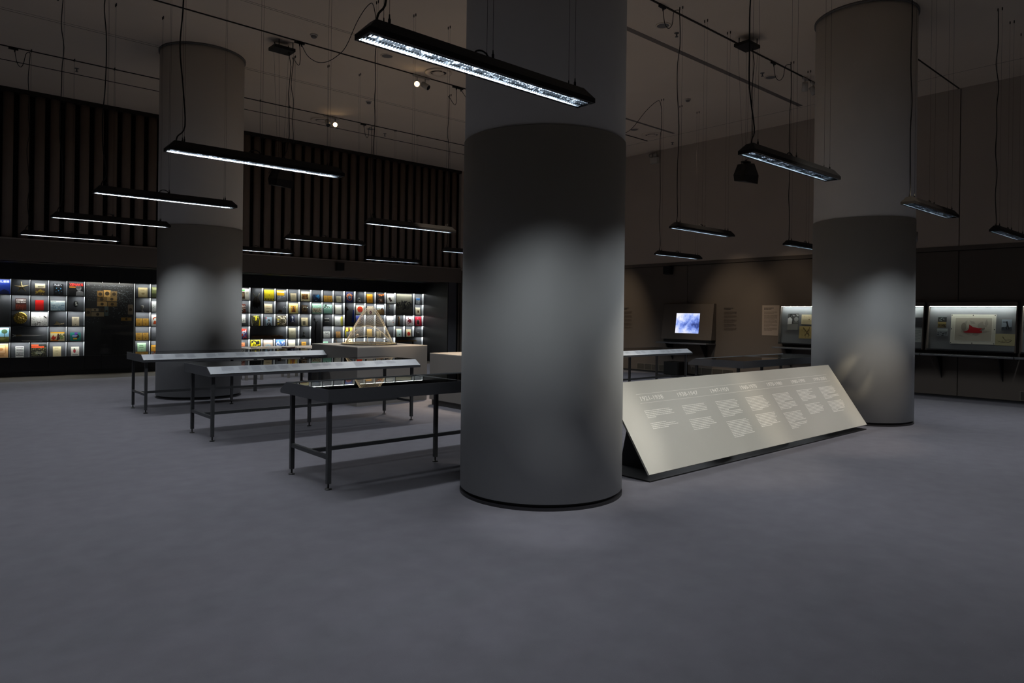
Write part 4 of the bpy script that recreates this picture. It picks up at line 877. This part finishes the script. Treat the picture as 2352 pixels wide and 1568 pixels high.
wall_case(3.29, 1.80, 'lit wall case cut off by the right edge of the picture')
def backx(z): return XW - .0135 - (ZT - z) / (ZT - ZB) * .113
def flat_on_back(name, y0, y1, z0, z1, bg, decos, label, cat, grp, th=.006, mount=None):
    # y0 > y1: left to right as seen
    o = Vector((backx(z0), y0, z0)); V = Vector((backx(z1) - backx(z0), 0, z1 - z0)); U = Vector((0, y1 - y0, 0)); N = Vector((-(z1 - z0), 0, backx(z1) - backx(z0))).normalized()
    b = MB(); b.use(hexm(bg)).obox(o + N * .002, U, V, N * th); decorate(b, o + N * (.002 + th), U, V, N, decos)
    return one(name, b, None, label, cat, grp)
G1 = 'photographs and drawings in the wall cases'
flat_on_back('photograph', 7.75, 7.50, 1.25, 1.625, '4b4b49', [('r', 0, 0, 1, .38, '8d8d88'), ('p', [(0, .34), (.0, .7), (.22, .8), (.42, .66), (.4, .36)], 'dcdcd8'), ('e', .3, .84, .1, .09, '2c2b2a'), ('e', .8, .66, .2, .14, '9a9a96'), ('r', .2, .88, 1, 1, '1d1d1d'), ('s', .3, .82, 1, 1, 10, .08, 'b5b5b0'), ('r', .55, .4, 1, .52, '777772')], 'black and white photograph of a person in a white shirt', 'photograph', G1)
flat_on_back('drawing', 7.43, 7.10, 1.385, 1.605, 'dccfa8', [('l', .08, .1, .95, .5, 4, 'a7976d'), ('s', .15, .6, .6, .85, 6, .06, 'c9826a'), ('e', .55, .5, .05, .05, '7d6a4a')], 'tan letter sheet above the sketch in the left wall case', 'drawing', G1)
flat_on_back('drawing', 7.46, 7.10, 1.065, 1.34, 'b7a268', [('p', [(.2, .9), (.28, .9), (.7, .25), (.62, .25)], '6b5a34'), ('p', [(.35, .2), (.42, .2), (.66, .8), (.6, .8)], '6b5a34'), ('p', [(.60, .1), (.63, .1), (.66, .95), (.63, .95)], '5a4b2c'), ('s', .1, .1, .9, .9, 24, .06, '8f7c4c')], 'tan sketch sheet of crossing dark strokes in the left wall case', 'drawing', G1)
flat_on_back('photograph', 5.10, 4.94, 1.375, 1.565, '14141a', [('s', .1, .1, .9, .9, 10, .1, '2c2c38')], 'dark photograph at the right edge of the far column', 'photograph', G1)
flat_on_back('document', 5.12, 4.925, 1.07, 1.345, 'aab0ae', [('l', .1, .1, .9, .9, 7, '8d9492')], 'pale typed sheet at the right edge of the far column', 'document', G1)
flat_on_back('photograph', 4.66, 4.51, 1.488, 1.590, '2b2e2e', [('s', .05, .1, .95, .7, 14, .12, '8d9492'), ('r', 0, .86, 1, 1, '77807f')], 'topmost of three small photographs left of the red drawing', 'photograph', G1)
flat_on_back('photograph', 4.66, 4.515, 1.370, 1.478, '6d6040', [('s', .05, .1, .95, .6, 12, .14, '2e2818'), ('r', 0, .7, 1, 1, 'a3935f')], 'middle of three small photographs, yellow brown', 'photograph', G1)
flat_on_back('photograph', 4.665, 4.48, 1.205, 1.352, '8a9295', [('s', .05, .05, .95, .5, 16, .14, '2f3436'), ('r', 0, .7, 1, 1, 'a9b2b4')], 'lowest of three small photographs, grey landscape', 'photograph', G1)
flat_on_back('mounted_drawing', 4.43, 3.69, 1.065, 1.632, 'd8d6c6', [('r', .09, .1, .93, .9, 'f0eee0'), ('r', .10, .115, .92, .885, 'b9b3a2'), ('s', .2, .25, .8, .75, 20, .12, 'a49e90'), ('e', .3, .58, .06, .14, '8d877a'), ('p', [(.27, .40), (.36, .38), (.66, .37), (.72, .40), (.70, .46), (.76, .54), (.62, .54), (.50, .58), (.42, .66), (.42, .52), (.38, .45)], 'a3121c'),
    ('p', [(.66, .46), (.72, .54), (.77, .55), (.76, .50), (.71, .46)], '77726a')] + [('e', u, v, .012, .018, '2a2a28') for u, v in ((.02, .97), (.5, .97), (.98, .97), (.02, .03), (.5, .03), (.98, .03), (.02, .5), (.98, .5))], 'red star shaped form drawn on paper in a white mount with studs', 'drawing', G1, .012)
flat_on_back('photograph', 3.60, 3.44, 1.34, 1.545, '8f9aa4', [('r', 0, 0, 1, .3, '3a4046'), ('p', [(.4, .1), (.5, .5), (.4, .8), (.55, .85), (.65, .5), (.8, .1), (.65, .1), (.58, .35), (.5, .1)], '14171a'), ('r', .1, .72, .5, .78, '14171a'), ('s', 0, .05, 1, .35, 8, .12, '20262b')], 'small photograph of a dark climbing figure right of the red drawing', 'photograph', G1)
flat_on_back('drawing', 3.69, 3.385, 1.06, 1.275, 'b3ab84', [('p', [(.08, .4), (.3, .32), (.7, .32), (.85, .5), (.86, .42), (.7, .26), (.3, .26)], '5d5844'), ('p', [(.35, .75), (.4, .75), (.5, .5), (.8, .45), (.5, .45)], '4d4838'), ('s', .1, .2, .9, .6, 8, .08, '9c946f')], 'tan sketch of a curved vault below the climbing figure', 'drawing', G1)

# screen unit leaning out of the wall
t = thing('screen_unit', 'leaning grey wall unit holding a square bluish video screen', 'screen', (XW - .1, 10.42, .82))
ya, yb = 11.18, 9.665
xt, xb_ = XW - .10, XW - .22; zt, zb = 1.862, .94
b = MB(); b.loft([[(x, ya, z) for x, z in ((XW - .001, zt), (xt, zt), (xb_, zb), (XW - .001, zb))], [(x, yb, z) for x, z in ((XW - .001, zt), (xt, zt), (xb_, zb), (XW - .001, zb))]], True, False)
part('body', b, M_WALL, t)
m = bpy.data.materials.new('video_screen'); m.use_nodes = True; nt = m.node_tree; nt.nodes.clear()
tc = nt.nodes.new('ShaderNodeTexCoord'); n1 = nt.nodes.new('ShaderNodeTexNoise'); n1.inputs['Scale'].default_value = 7; n1.inputs['Detail'].default_value = 8; n1.inputs['Roughness'].default_value = .65
sx = nt.nodes.new('ShaderNodeSeparateXYZ'); nt.links.new(tc.outputs['Object'], sx.inputs[0]); nt.links.new(tc.outputs['Object'], n1.inputs['Vector'])
ad = nt.nodes.new('ShaderNodeMath'); ad.operation = 'ABSOLUTE'
mz1 = nt.nodes.new('ShaderNodeMapRange'); mz1.inputs[1].default_value = -.26; mz1.inputs[2].default_value = .26; mz1.inputs[3].default_value = -.75; mz1.inputs[4].default_value = .95
nt.links.new(sx.outputs[2], mz1.inputs[0]); nt.links.new(mz1.outputs[0], ad.inputs[0])
my1 = nt.nodes.new('ShaderNodeMapRange'); my1.inputs[1].default_value = -.35; my1.inputs[2].default_value = .35; my1.inputs[3].default_value = -.22; my1.inputs[4].default_value = .22
nt.links.new(sx.outputs[1], my1.inputs[0])
s1 = nt.nodes.new('ShaderNodeMath'); s1.operation = 'MULTIPLY_ADD'; s1.inputs[1].default_value = .55; nt.links.new(ad.outputs[0], s1.inputs[0])
s2 = nt.nodes.new('ShaderNodeMath'); s2.operation = 'MULTIPLY_ADD'; s2.inputs[1].default_value = 1.5; s2.inputs[2].default_value = -.42
nt.links.new(n1.outputs['Fac'], s2.inputs[0]); nt.links.new(s2.outputs[0], s1.inputs[2])
s3 = nt.nodes.new('ShaderNodeMath'); nt.links.new(s1.outputs[0], s3.inputs[0]); nt.links.new(my1.outputs[0], s3.inputs[1])
rp = nt.nodes.new('ShaderNodeValToRGB'); el = rp.color_ramp.elements
el[0].position = .1; el[0].color = (*lin('3a4a8c'), 1); el[1].position = .95; el[1].color = (*lin('f4f4ff'), 1)
e = el.new(.38); e.color = (*lin('6f88dc'), 1); e = el.new(.6); e.color = (*lin('a9bdfa'), 1)
em = nt.nodes.new('ShaderNodeEmission'); em.inputs[1].default_value = 1.05; ou = nt.nodes.new('ShaderNodeOutputMaterial')
nt.links.new(s3.outputs[0], rp.inputs[0]); nt.links.new(rp.outputs[0], em.inputs[0]); nt.links.new(em.outputs[0], ou.inputs[0])
fx = lambda z: xt + (xb_ - xt) * (zt - z) / (zt - zb)
z0, z1 = 1.10, 1.617
b = MB(); P4 = [(fx(z0) - .004, 10.755, z0), (fx(z0) - .004, 10.05, z0), (fx(z1) - .004, 10.05, z1), (fx(z1) - .004, 10.755, z1)]
b.loft([[Vector(p) + Vector((.003, 0, 0)) for p in P4], P4], True, False)
so = part('screen', b, m, t); 
# move the origin of the screen to its middle so its picture is centred
for v in so.data.vertices: v.co -= Vector((fx(1.36), 10.40, 1.36)) - wloc(t)
so.location = Vector((fx(1.36), 10.40, 1.36)) - wloc(t)
b = MB(); b.box(XW - .16, XW - .001, yb + .03, ya - .03, .87, zb); part('shadow_gap', b, M_BLACK, t)
ledge_unit(11.21, 9.665, t)
# vinyl texts on the wall
def wall_text(y0, y1, z0, z1, label, board=False, seed=1):
    t = thing('wall_text', label, 'wall text', (XW - .003, (y0 + y1) / 2, z0))
    if board:
        b = MB(); b.box(XW - .004, XW - .0005, y1 - .05, y0 + .05, z0 - .06, z1 + .05); part('board', b, mat('text_board', '8d8278', .7), t)
    x = XW - .005; rr = random.Random(seed)
    def line(b, y, yy, z, h):
        while y > yy:
            wl = min(rr.uniform(.012, .045), y - yy); b.quad((x, y, z), (x, y - wl, z), (x, y - wl, z + h), (x, y, z + h)); y -= wl + .006
    b = MB(); line(b, y0, y0 - (y0 - y1) * .72, z1 - .022, .016); line(b, y0, y0 - (y0 - y1) * .55, z1 - .05, .016); part('heading', b, M_TEXTD, t, kind='stuff')
    z = z1 - .10
    for para in range(5):
        b = MB(); n = rr.randint(3, 6)
        for i in range(n):
            if z < z0: break
            line(b, y0, y1 + (0 if i < n - 1 else (y0 - y1) * rr.uniform(.1, .6)), z - .008, .0075); z -= .0185
        z -= .022
        if b.v: part('paragraph', b, mat('vinyl_mid', '584e46', .7), t, kind='stuff')
wall_text(12.72, 12.36, 1.17, 1.77, 'dark vinyl text block on the wall at the right edge of the central column', False, 2)
wall_text(9.44, 9.10, 1.07, 1.77, 'dark vinyl text block on the wall right of the video screen', False, 3)
wall_text(8.37, 8.04, 1.165, 1.77, 'dark text board on the wall left of the photograph case', True, 4)
# low vents
for y0, y1, lab in ((12.15, 11.15, 'low wall vent grille left of the black subwoofer'), (10.38, 9.15, 'low wall vent grille right of the black subwoofer'), (3.32, 2.3, 'low wall vent grille at the right edge of the picture')):
    t = thing('wall_vent', lab, 'vent', (XW - .01, (y0 + y1) / 2, .045), 'low vents in the right wall')
    b = MB(); b.box(XW - .008, XW - .0005, y1, y0, .05, .062).box(XW - .008, XW - .0005, y1, y0, .215, .227)
    for j in range(5):
        y = y1 + (y0 - y1 - .012) * j / 4; b.box(XW - .008, XW - .0005, y, y + .012, .062, .215)
    part('frame', b, M_VENT, t)
    b = MB()
    for j in range(11): z = .066 + j * .0135; b.box(XW - .006, XW - .0005, y1 + .012, y0 - .012, z, z + .007)
    part('louvre', b, mat('vent_dark', '4c4841', .6), t, kind='stuff')
t = thing('subwoofer', 'black subwoofer box on the floor under the screen unit', 'speaker', (15.23, 10.70, 0))
b = MB(); b.loft([[(15.04, 10.47, z), (15.44, 10.47, z), (15.44, 10.93, z), (15.04, 10.93, z)] for z in (.014, .35)], True, False); part('cabinet', b, M_BLACK, t)
b = MB(); b.box(15.03, 15.04, 10.49, 10.91, .03, .335); part('front_grille', b, mat('grille_black', '070708', .9), t)
for x in (15.08, 15.40):
    for y in (10.52, 10.88): b = MB(); b.lathe((x, y, 0), [(.02, 0), (.016, .014)], 10); part('foot', b, M_BLACK, t)
def wall_speaker(c, nx, label):
    t = thing('wall_speaker', label, 'speaker', c)
    c = Vector(c); n = Vector(nx); s_ = Vector((-n.y, n.x, 0))
    b = MB(); f0 = [c + n * .05 + s_ * a_ + Vector((0, 0, z)) for a_, z in ((-.08, 0), (.08, 0), (.08, .23), (-.08, .23))]; f1 = [c + n * .22 + s_ * a_ + Vector((0, 0, z)) for a_, z in ((-.105, .01), (.105, .01), (.105, .22), (-.105, .22))]
    b.loft([f0, f1], True, False); part('cabinet', b, M_BLACK, t)
    b = MB(); f2 = [c + n * .222 + s_ * a_ + Vector((0, 0, z)) for a_, z in ((-.09, .025), (.09, .025), (.09, .205), (-.09, .205))]; f3 = [p + n * .006 for p in f2]
    b.loft([f2, f3], True, False); part('grille', b, mat('grille_black', '070708', .9), t)
    b = MB(); b.obox(c - s_ * .02 + Vector((0, 0, .08)), s_ * .04, n * .06, Vector((0, 0, .06))); part('bracket', b, M_BLACK, t)
wall_speaker((XW - .015, 11.03, 2.645), (-1, 0, 0), 'small black speaker high on the wall above the video screen')
wall_speaker((9.05, YS - .004, 2.665), (0, -1, 0), 'small black speaker on the fascia above the lit shelves')
t = thing('emergency_light', 'twin lamp emergency light high on the right wall', 'lamp', (XW - .05, 11.60, 5.70))
b = MB(); b.box(XW - .09, XW - .001, 11.48, 11.72, 5.70, 5.86); part('battery_box', b, M_WHITE, t)
for y in (11.68, 11.53):
    b = MB(); b.ball((XW - .12, y, 5.92), .055, .055, .055, 12, 8); hd = part('lamp_head', b, mat('lamp_grey', '8d8780', .4), t)
    b = MB(); b.lathe((XW - .06, y, 5.86), [(.012, 0), (.012, .03)], 8); part('neck', b, M_WHITE, hd)
t = thing('column_spotlight', 'small grey cylinder spotlight on the side of the far right column', 'lamp', (11.15, 3.68, 2.70))
cpos = Vector((10.902 + .35 * .80 - .10, 4.319 - .93 * .70, 2.72))
b = MB(); b.tube([cpos + Vector((-.01, 0, -.065)), cpos + Vector((.0, 0, .07))], .045, 14); part('body', b, mat('lamp_grey', '8d8780', .4), t)
b = MB(); b.tube([cpos, Vector((10.902 + .36 * .69, 4.319 - .93 * .69, 2.72))], .012, 8); part('arm', b, MATS['lamp_grey'], t)

# ------------------------------------------------------------------ pendants
PLN, PWD, PZ0 = 1.552, .145, 2.80
def pendant_proto():
    t = thing('linear_pendant', 'x', 'pendant light', (0, 0, PZ0))
    L, W2 = PLN, PWD / 2
    def ring(ix, iy, z): return [(ix, -W2 + iy, z), (L - ix, -W2 + iy, z), (L - ix, W2 - iy, z), (ix, W2 - iy, z)]
    z = PZ0
    b = MB(); b.loft([ring(0, 0, z), ring(0, 0, z + .028), ring(.055, .042, z + .088)], False, False)
    b.quad(*ring(.055, .042, z + .088)); b.loft([ring(.012, .010, z), ring(.012, .010, z + .028), ring(.057, .045, z + .082)], False, False)
    o = len(b.v); A, B_ = ring(0, 0, z), ring(.012, .010, z); b.v += A + B_
    for j in range(4): k = (j + 1) % 4; b.face([o + j, o + 4 + j, o + 4 + k, o + k])
    hs = part('housing', b, M_HOUSING, t)
    b = MB(); b.quad(*[(x, y, zz - .012) for x, y, zz in ring(.03, .022, z + .066)]); part('reflector', b, M_REFL, t)
    for y in (-.022, .022):
        b = MB(); b.tube([(.04, y, z + .039), (L - .04, y, z + .039)], .0085, 8); part('tube', b, M_TUBE, t)
    b = MB(); n = 90
    for i in range(n + 1):
        x = .013 + (L - .026) * i / n; b.quad((x, -W2 + .016, z + .006), (x, W2 - .016, z + .006), (x + .003, W2 - .016, z + .024), (x + .003, -W2 + .016, z + .024))
    for y in (-.03, 0, .03):
        b.quad((.013, y, z + .006), (L - .013, y, z + .006), (L - .013, y + .002, z + .024), (.013, y + .002, z + .024))
    part('louvre', b, M_LOUVRE, t)
    for sx in (-1, 1): b = MB(); b.quad((.013, sx * .0545, z + .001), (L - .013, sx * .0545, z + .001), (L - .013, sx * .061, z + .030), (.013, sx * .061, z + .030)); part('side_reflector', b, mat('side_reflector', 'dfe5e8', .3, metal=.9), t)
    for x in (.13, .776, 1.42):
        b = MB()
        for y in (-.026, .026): b.lathe((x, y, z + .086), [(.007, 0), (.007, .022), (.004, .026), (.003, .045)], 8)
        g = part('wire_gripper', b, M_BLACK, t)
        for y in (-.026, .026):
            b = MB(); b.tube([(x, y, z + .12), (x, y, ZC - .02)], .0011, 4); part('suspension_wire', b, M_WIRE, t)
            b = MB(); b.lathe((x, y, ZC - .045), [(.002, 0), (.008, .012), (.008, .045)], 8); part('ceiling_hook', b, M_WIRE, t)
    b = MB(); b.tube([(.776 - .05 + .05 * math.cos(a_), 0.01, z + .09 + .035 * math.sin(a_)) for a_ in [PI * i / 10 for i in range(11)]], .005, 6); part('cable_loop', b, M_CORD, t)
    return t, L
proto, _ = pendant_proto()
def copy_tree(o, parent=None):
    c = o.copy(); C.objects.link(c)
    if parent: c.parent = parent
    for ch in list(o.children): copy_tree(ch, c)
    return c
PEND = [(1.616, 2.904, 'v', 'largest and nearest black pendant light, across the central column'),
        (1.613, 6.06, 't', 'second black pendant light back on the left, crossing the left column'),
        (1.609, 8.825, 's', 'third black pendant light back on the left, level with the left column band'),
        (1.604, 11.62, 't', 'fourth black pendant light back on the left, before the slatted wall'),
        (1.580, 14.70, 't', 'farthest left black pendant light, low before the slatted wall'),
        (4.985, 14.685, 't', 'far black pendant light just right of the left column'),
        (5.092, 11.77, 't', 'black pendant light before the slats, halfway between two columns'),
        (5.045, 8.865, 's', 'black pendant light left of the central column, upper one before the slats'),
        (8.40, 14.77, 't', 'far black pendant light just above the fascia speaker'),
        (8.365, 11.58, 't', 'black pendant light disappearing behind the left edge of the central column'),
        (4.985, 2.865, 'v', 'black pendant light in front of the far right column, largest on the right'),
        (8.40, 5.97, 't', 'black pendant light right of the central column, upper of two'),
        (11.735, 8.735, 's', 'black pendant light right of the central column, lower of two'),
        (11.65, 5.90, 't', 'black pendant light disappearing behind the left edge of the far right column'),
        (8.40, 2.856, 'v', 'pendant light crossing the right edge of the far right column'),
        (11.78, 2.85, 'v', 'black pendant light cut off by the right edge of the picture'),
        (5.0, 6.0, 't', 'black pendant light hidden behind the central column, second row'),
        (8.4, 8.83, 's', 'black pendant light hidden behind the central column, third row')]
M_CORDS = {}
LAMPS = [proto] + [copy_tree(proto) for _ in PEND[1:]]
for i, (x, y, kind, lab) in enumerate(PEND):
    o = LAMPS[i]
    o.location = (x, y, PZ0); o['label'] = lab; o['group'] = 'linear pendant lights'
    rr = random.Random(i + 5)
    # power cord of this lamp, up to the ceiling and on to the track
    pts = [(.075, 0, 2.886), (.085, .0, 2.93), (.125 + rr.uniform(-.01, .03), .02, 3.03)]
    n = 9
    for j in range(1, n): zz = 3.03 + (5.86 - 3.03) * j / n; pts.append((.11 + rr.uniform(-.028, .028), .02 + rr.uniform(-.015, .015), zz))
    if kind == 't':
        ty = min((6.125, 11.07, 14.77), key=lambda q: abs(q - y)) - y
        pts += [(.115, .02, 5.95), (.10, .03, 5.995), (.06, .05 + ty * .2, 5.97), (.02, ty * .5, 5.78), (-.02, ty * .75, 5.72), (-.07, ty * .95, 5.80), (-.10, ty, 5.99)]
    elif kind == 's':
        ty = 11.07 - y
        pts += [(.08, .02, 5.96), (.03, .10, 5.98), (0, .35, 5.82)] + [(-.02, ty * f, 6.0 - .55 * (1 - (2 * f - 1) ** 2) ** .8) for f in (.3, .45, .6, .75, .9)] + [(-.02, ty, 6.0)]
    else: pts += [(.115, .02, 6.04)]
    # smooth the polyline
    sm = []
    for j in range(len(pts) - 1):
        p0, p1, p2, p3 = [Vector(pts[max(0, min(len(pts) - 1, j + q))]) for q in (-1, 0, 1, 2)]
        for f in (0, .25, .5, .75): sm.append(.5 * ((2 * p1) + (p2 - p0) * f + (2 * p0 - 5 * p1 + 4 * p2 - p3) * f * f + (3 * p1 - p0 - 3 * p2 + p3) * f ** 3))
    sm.append(Vector(pts[-1]))
    b = MB(); b.tube([(p.x + x, p.y + y, min(p.z, ZC - .008)) for p in sm], .0055, 6); cd = part('power_cord', b, M_CORD, o)
    if kind in 'ts':
        e_ = pts[-1]; b = MB(); b.box(x + e_[0] - .09, x + e_[0] + .05, y + e_[1] - .016, y + e_[1] + .016, ZC - .045, ZC - .012); b.lathe((x + e_[0], y + e_[1], ZC - .085), [(.008, 0), (.014, .045)], 8); part('track_adaptor', b, M_BLACK, o)
    louvre_light('pendant_light', (x + PLN / 2, y, PZ0 - .003))
for x, y in ((-1.76, 2.9), (-1.76, 6.0), (-1.76, 8.83), (-1.76, 11.68), (-1.76, 14.7), (11.75, 11.68), (11.75, 14.7), (5.0, -.05), (8.4, -.05), (11.75, -.05)):
    louvre_light('pendant_light', (x + PLN / 2, y, PZ0 - .003))

# ------------------------------------------------------------------ ceiling fittings
def downlight_spot(x, y, aim, lit, label):
    t = thing('track_spotlight', label, 'spotlight', (x, y, ZC - .03), 'track spotlights')
    b = MB(); b.box(x - .09, x + .09, y - .017, y + .017, ZC - .04, ZC - .012); part('track_adaptor', b, M_WHITE, t)
    hp = Vector((x, y, ZC - .165)); d = (Vector(aim) - hp).normalized()
    b = MB(); b.tube([(x, y, ZC - .04), (x, y, ZC - .09), hp], .010, 8); part('arm', b, M_WHITE, t)
    b = MB(); b.tube([hp - d * .075, hp - d * .07, hp + d * .085], [.03, .052, .056], 18); hd = part('lamp_head', b, M_WHITE, t)
    b = MB(); b.tube([hp + d * .0855, hp + d * .088], .046, 16); part('lamp', b, M_BULB if lit else M_BLACK, hd)
downlight_spot(7.335, 11.07, (2.0, 3.0, 1.5), True, 'lit warm track spotlight under the nearest pendant light')
downlight_spot(7.52, 11.07, (9.3, 8.0, 3.5), False, 'unlit white track spotlight beside the lit one near the nearest pendant')
downlight_spot(7.55, 14.77, (2.2, 4.4, 1.5), True, 'lit warm track spotlight low above the slatted wall')
downlight_spot(7.36, 14.77, (6.8, 11.5, .9), False, 'track spotlight aimed down beside the far lit one')
downlight_spot(12.73, 6.125, (15, 7.5, 1.0), False, 'grey track spotlight by the far right column, aimed away')
downlight_spot(13.05, 6.125, (15, 4.5, 1.0), False, 'grey track spotlight half behind the far right column')
for x, y, lab in ((8.87, 6.54, 'round ceiling speaker right of the central column, nearest'), (12.24, 6.55, 'round ceiling speaker left of the far right column'), (6.405, 10.62, 'round ceiling speaker just below the nearest pendant light'), (13.3, 10.62, 'round ceiling speaker low beside the central column'), (8.66, 15.09, 'round ceiling speaker above the slatted wall')):
    t = thing('ceiling_speaker', lab, 'speaker', (x, y, ZC - .012), 'round ceiling speakers')
    b = MB(); b.lathe((x, y, ZC - .012), [(.118, .012), (.118, .004), (.095, 0), (.093, .012)], 28, True, False); part('rim', b, M_CEIL, t)
    b = MB(); b.lathe((x, y, ZC - .007), [(.094, 0), (.094, .006)], 28); part('mesh', b, M_GREYMESH, t)
for x, y, lab in ((7.55, 10.68, 'round air diffuser beside the lit spotlight near the nearest pendant'), (13.99, 10.62, 'round air diffuser low right of the central column'), (7.43, 15.22, 'round air diffuser behind the far lit spotlight'), (13.5, 5.5, 'round air diffuser half behind the far right column')):
    t = thing('air_diffuser', lab, 'air vent', (x, y, ZC - .03), 'round ceiling diffusers')
    b = MB(); b.lathe((x, y, ZC - .03), [(.25, .03), (.25, .012), (.22, 0), (.165, .006), (.15, .03)], 36, True, False); part('ring', b, M_CEIL, t)
    b = MB(); b.lathe((x, y, ZC - .004), [(.16, 0), (.16, .003)], 30); part('throat', b, M_BLACK, t)
    b = MB(); b.lathe((x, y, ZC - .03), [(.0, 0), (.105, .002), (.115, .010), (.09, .02)], 30, True, False); part('disc', b, M_CEIL, t)
    for j in range(3):
        a_ = .6 + 2 * PI * j / 3; b = MB(); b.tube([(x + .1 * math.cos(a_), y + .1 * math.sin(a_), ZC - .014), (x + .17 * math.cos(a_), y + .17 * math.sin(a_), ZC - .012)], .009, 6); part('spoke', b, M_CEIL, t)
for x, y, lab in ((7.51, 13.18, 'small round smoke detector left of the central column'), (12.26, 8.39, 'small round smoke detector between the two right columns'), (5.05, 10.66, 'small smoke detector near the black ceiling box on the left')):
    t = thing('smoke_detector', lab, 'smoke detector', (x, y, ZC - .05), 'smoke detectors')
    b = MB(); b.lathe((x, y, ZC - .05), [(.03, 0), (.045, .012), (.045, .03)], 18); part('head', b, M_GREYMESH, t)
    b = MB(); b.lathe((x, y, ZC - .022), [(.058, 0), (.065, .022)], 18); part('base', b, M_WHITE, t)
for x, y, lab in ((9.155, 15.24, 'small sprinkler above the right end of the slats'), (2.48, 15.23, 'small sprinkler above the left slats'), (9.27, 6.57, 'small sprinkler below the nearest round ceiling speaker'), (15.0, 10.72, 'small sprinkler close to the right wall'), (11.93, 6.55, 'small sprinkler beside the speaker left of the far column')):
    t = thing('sprinkler', lab, 'sprinkler', (x, y, ZC - .06), 'ceiling sprinklers')
    b = MB(); b.lathe((x, y, ZC - .05), [(.012, 0), (.012, .045), (.04, .047), (.04, .05)], 14); part('body', b, M_GREYMESH, t)
    b = MB(); b.lathe((x, y, ZC - .062), [(.026, 0), (.026, .004)], 12); part('deflector', b, M_GREYMESH, t)
def hung_speaker(x, y, ztop, label, ang):
    t = thing('hanging_speaker', label, 'speaker', (x, y, ztop - .34), 'hanging speakers')
    b = MB(); ca, sa = math.cos(ang), math.sin(ang)
    def q(u, v, z): return (x + u * ca - v * sa, y + u * sa + v * ca, z)
    z = ztop
    rings = [[q(-.19, -.05, z - .33), q(.12, -.16, z - .34), q(.20, .04, z - .24), q(-.12, .14, z - .30)],
             [q(-.19, -.06, z - .22), q(.13, -.17, z - .20), q(.19, .06, z - .14), q(-.13, .15, z - .20)],
             [q(-.10, -.05, z - .03), q(.13, -.10, z), q(.15, .05, z), q(-.09, .10, z - .03)]]
    b.loft(rings, True, False); part('cabinet', b, M_BLACK, t)
    b = MB(); b.box(x - .06, x + .08, y - .05, y + .05, z, z + .025); part('yoke', b, M_BLACK, t)
    b = MB(); b.box(x - .18, x + .18, y - .13, y + .13, ZC - .16, ZC - .11); part('ceiling_plate', b, M_BLACK, t)
    for dx, dy in ((-.03, .03), (.05, .03), (.05, -.03), (-.03, -.03)):
        b = MB(); b.tube([(x + dx, y + dy, z + .02), (x + dx * 3.2, y + dy * 3.5, ZC - .14)], .0016, 4); part('suspension_wire', b, M_WIRE, t)
        b = MB(); b.tube([(x + dx * 3.0, y + dy * 3.0, ZC - .12), (x + dx * 3.0, y + dy * 3.0, ZC)], .008, 6); part('plate_stud', b, M_WIRE, t)
    b = MB(); b.tube([(x + .10, y - .04, ZC - .15), (x + .14, y - .05, ZC - .4), (x + .11, y - .03, 5.2), (x + .13, y - .04, 4.5), (x + .09, y - .04, z + .3), (x - .02, y - .06, z + .06), (x - .16, y - .03, z - .03), (x - .20, y, z - .12), (x - .12, y, z - .12)], .006, 6); part('signal_cable', b, M_CORD, t)
hung_speaker(4.787, 11.30, 3.93, 'black hanging speaker before the slatted wall, below the second pendant', .6)
hung_speaker(10.25, 5.90, 4.02, 'black hanging speaker beside the right hand pendant lights', .2)
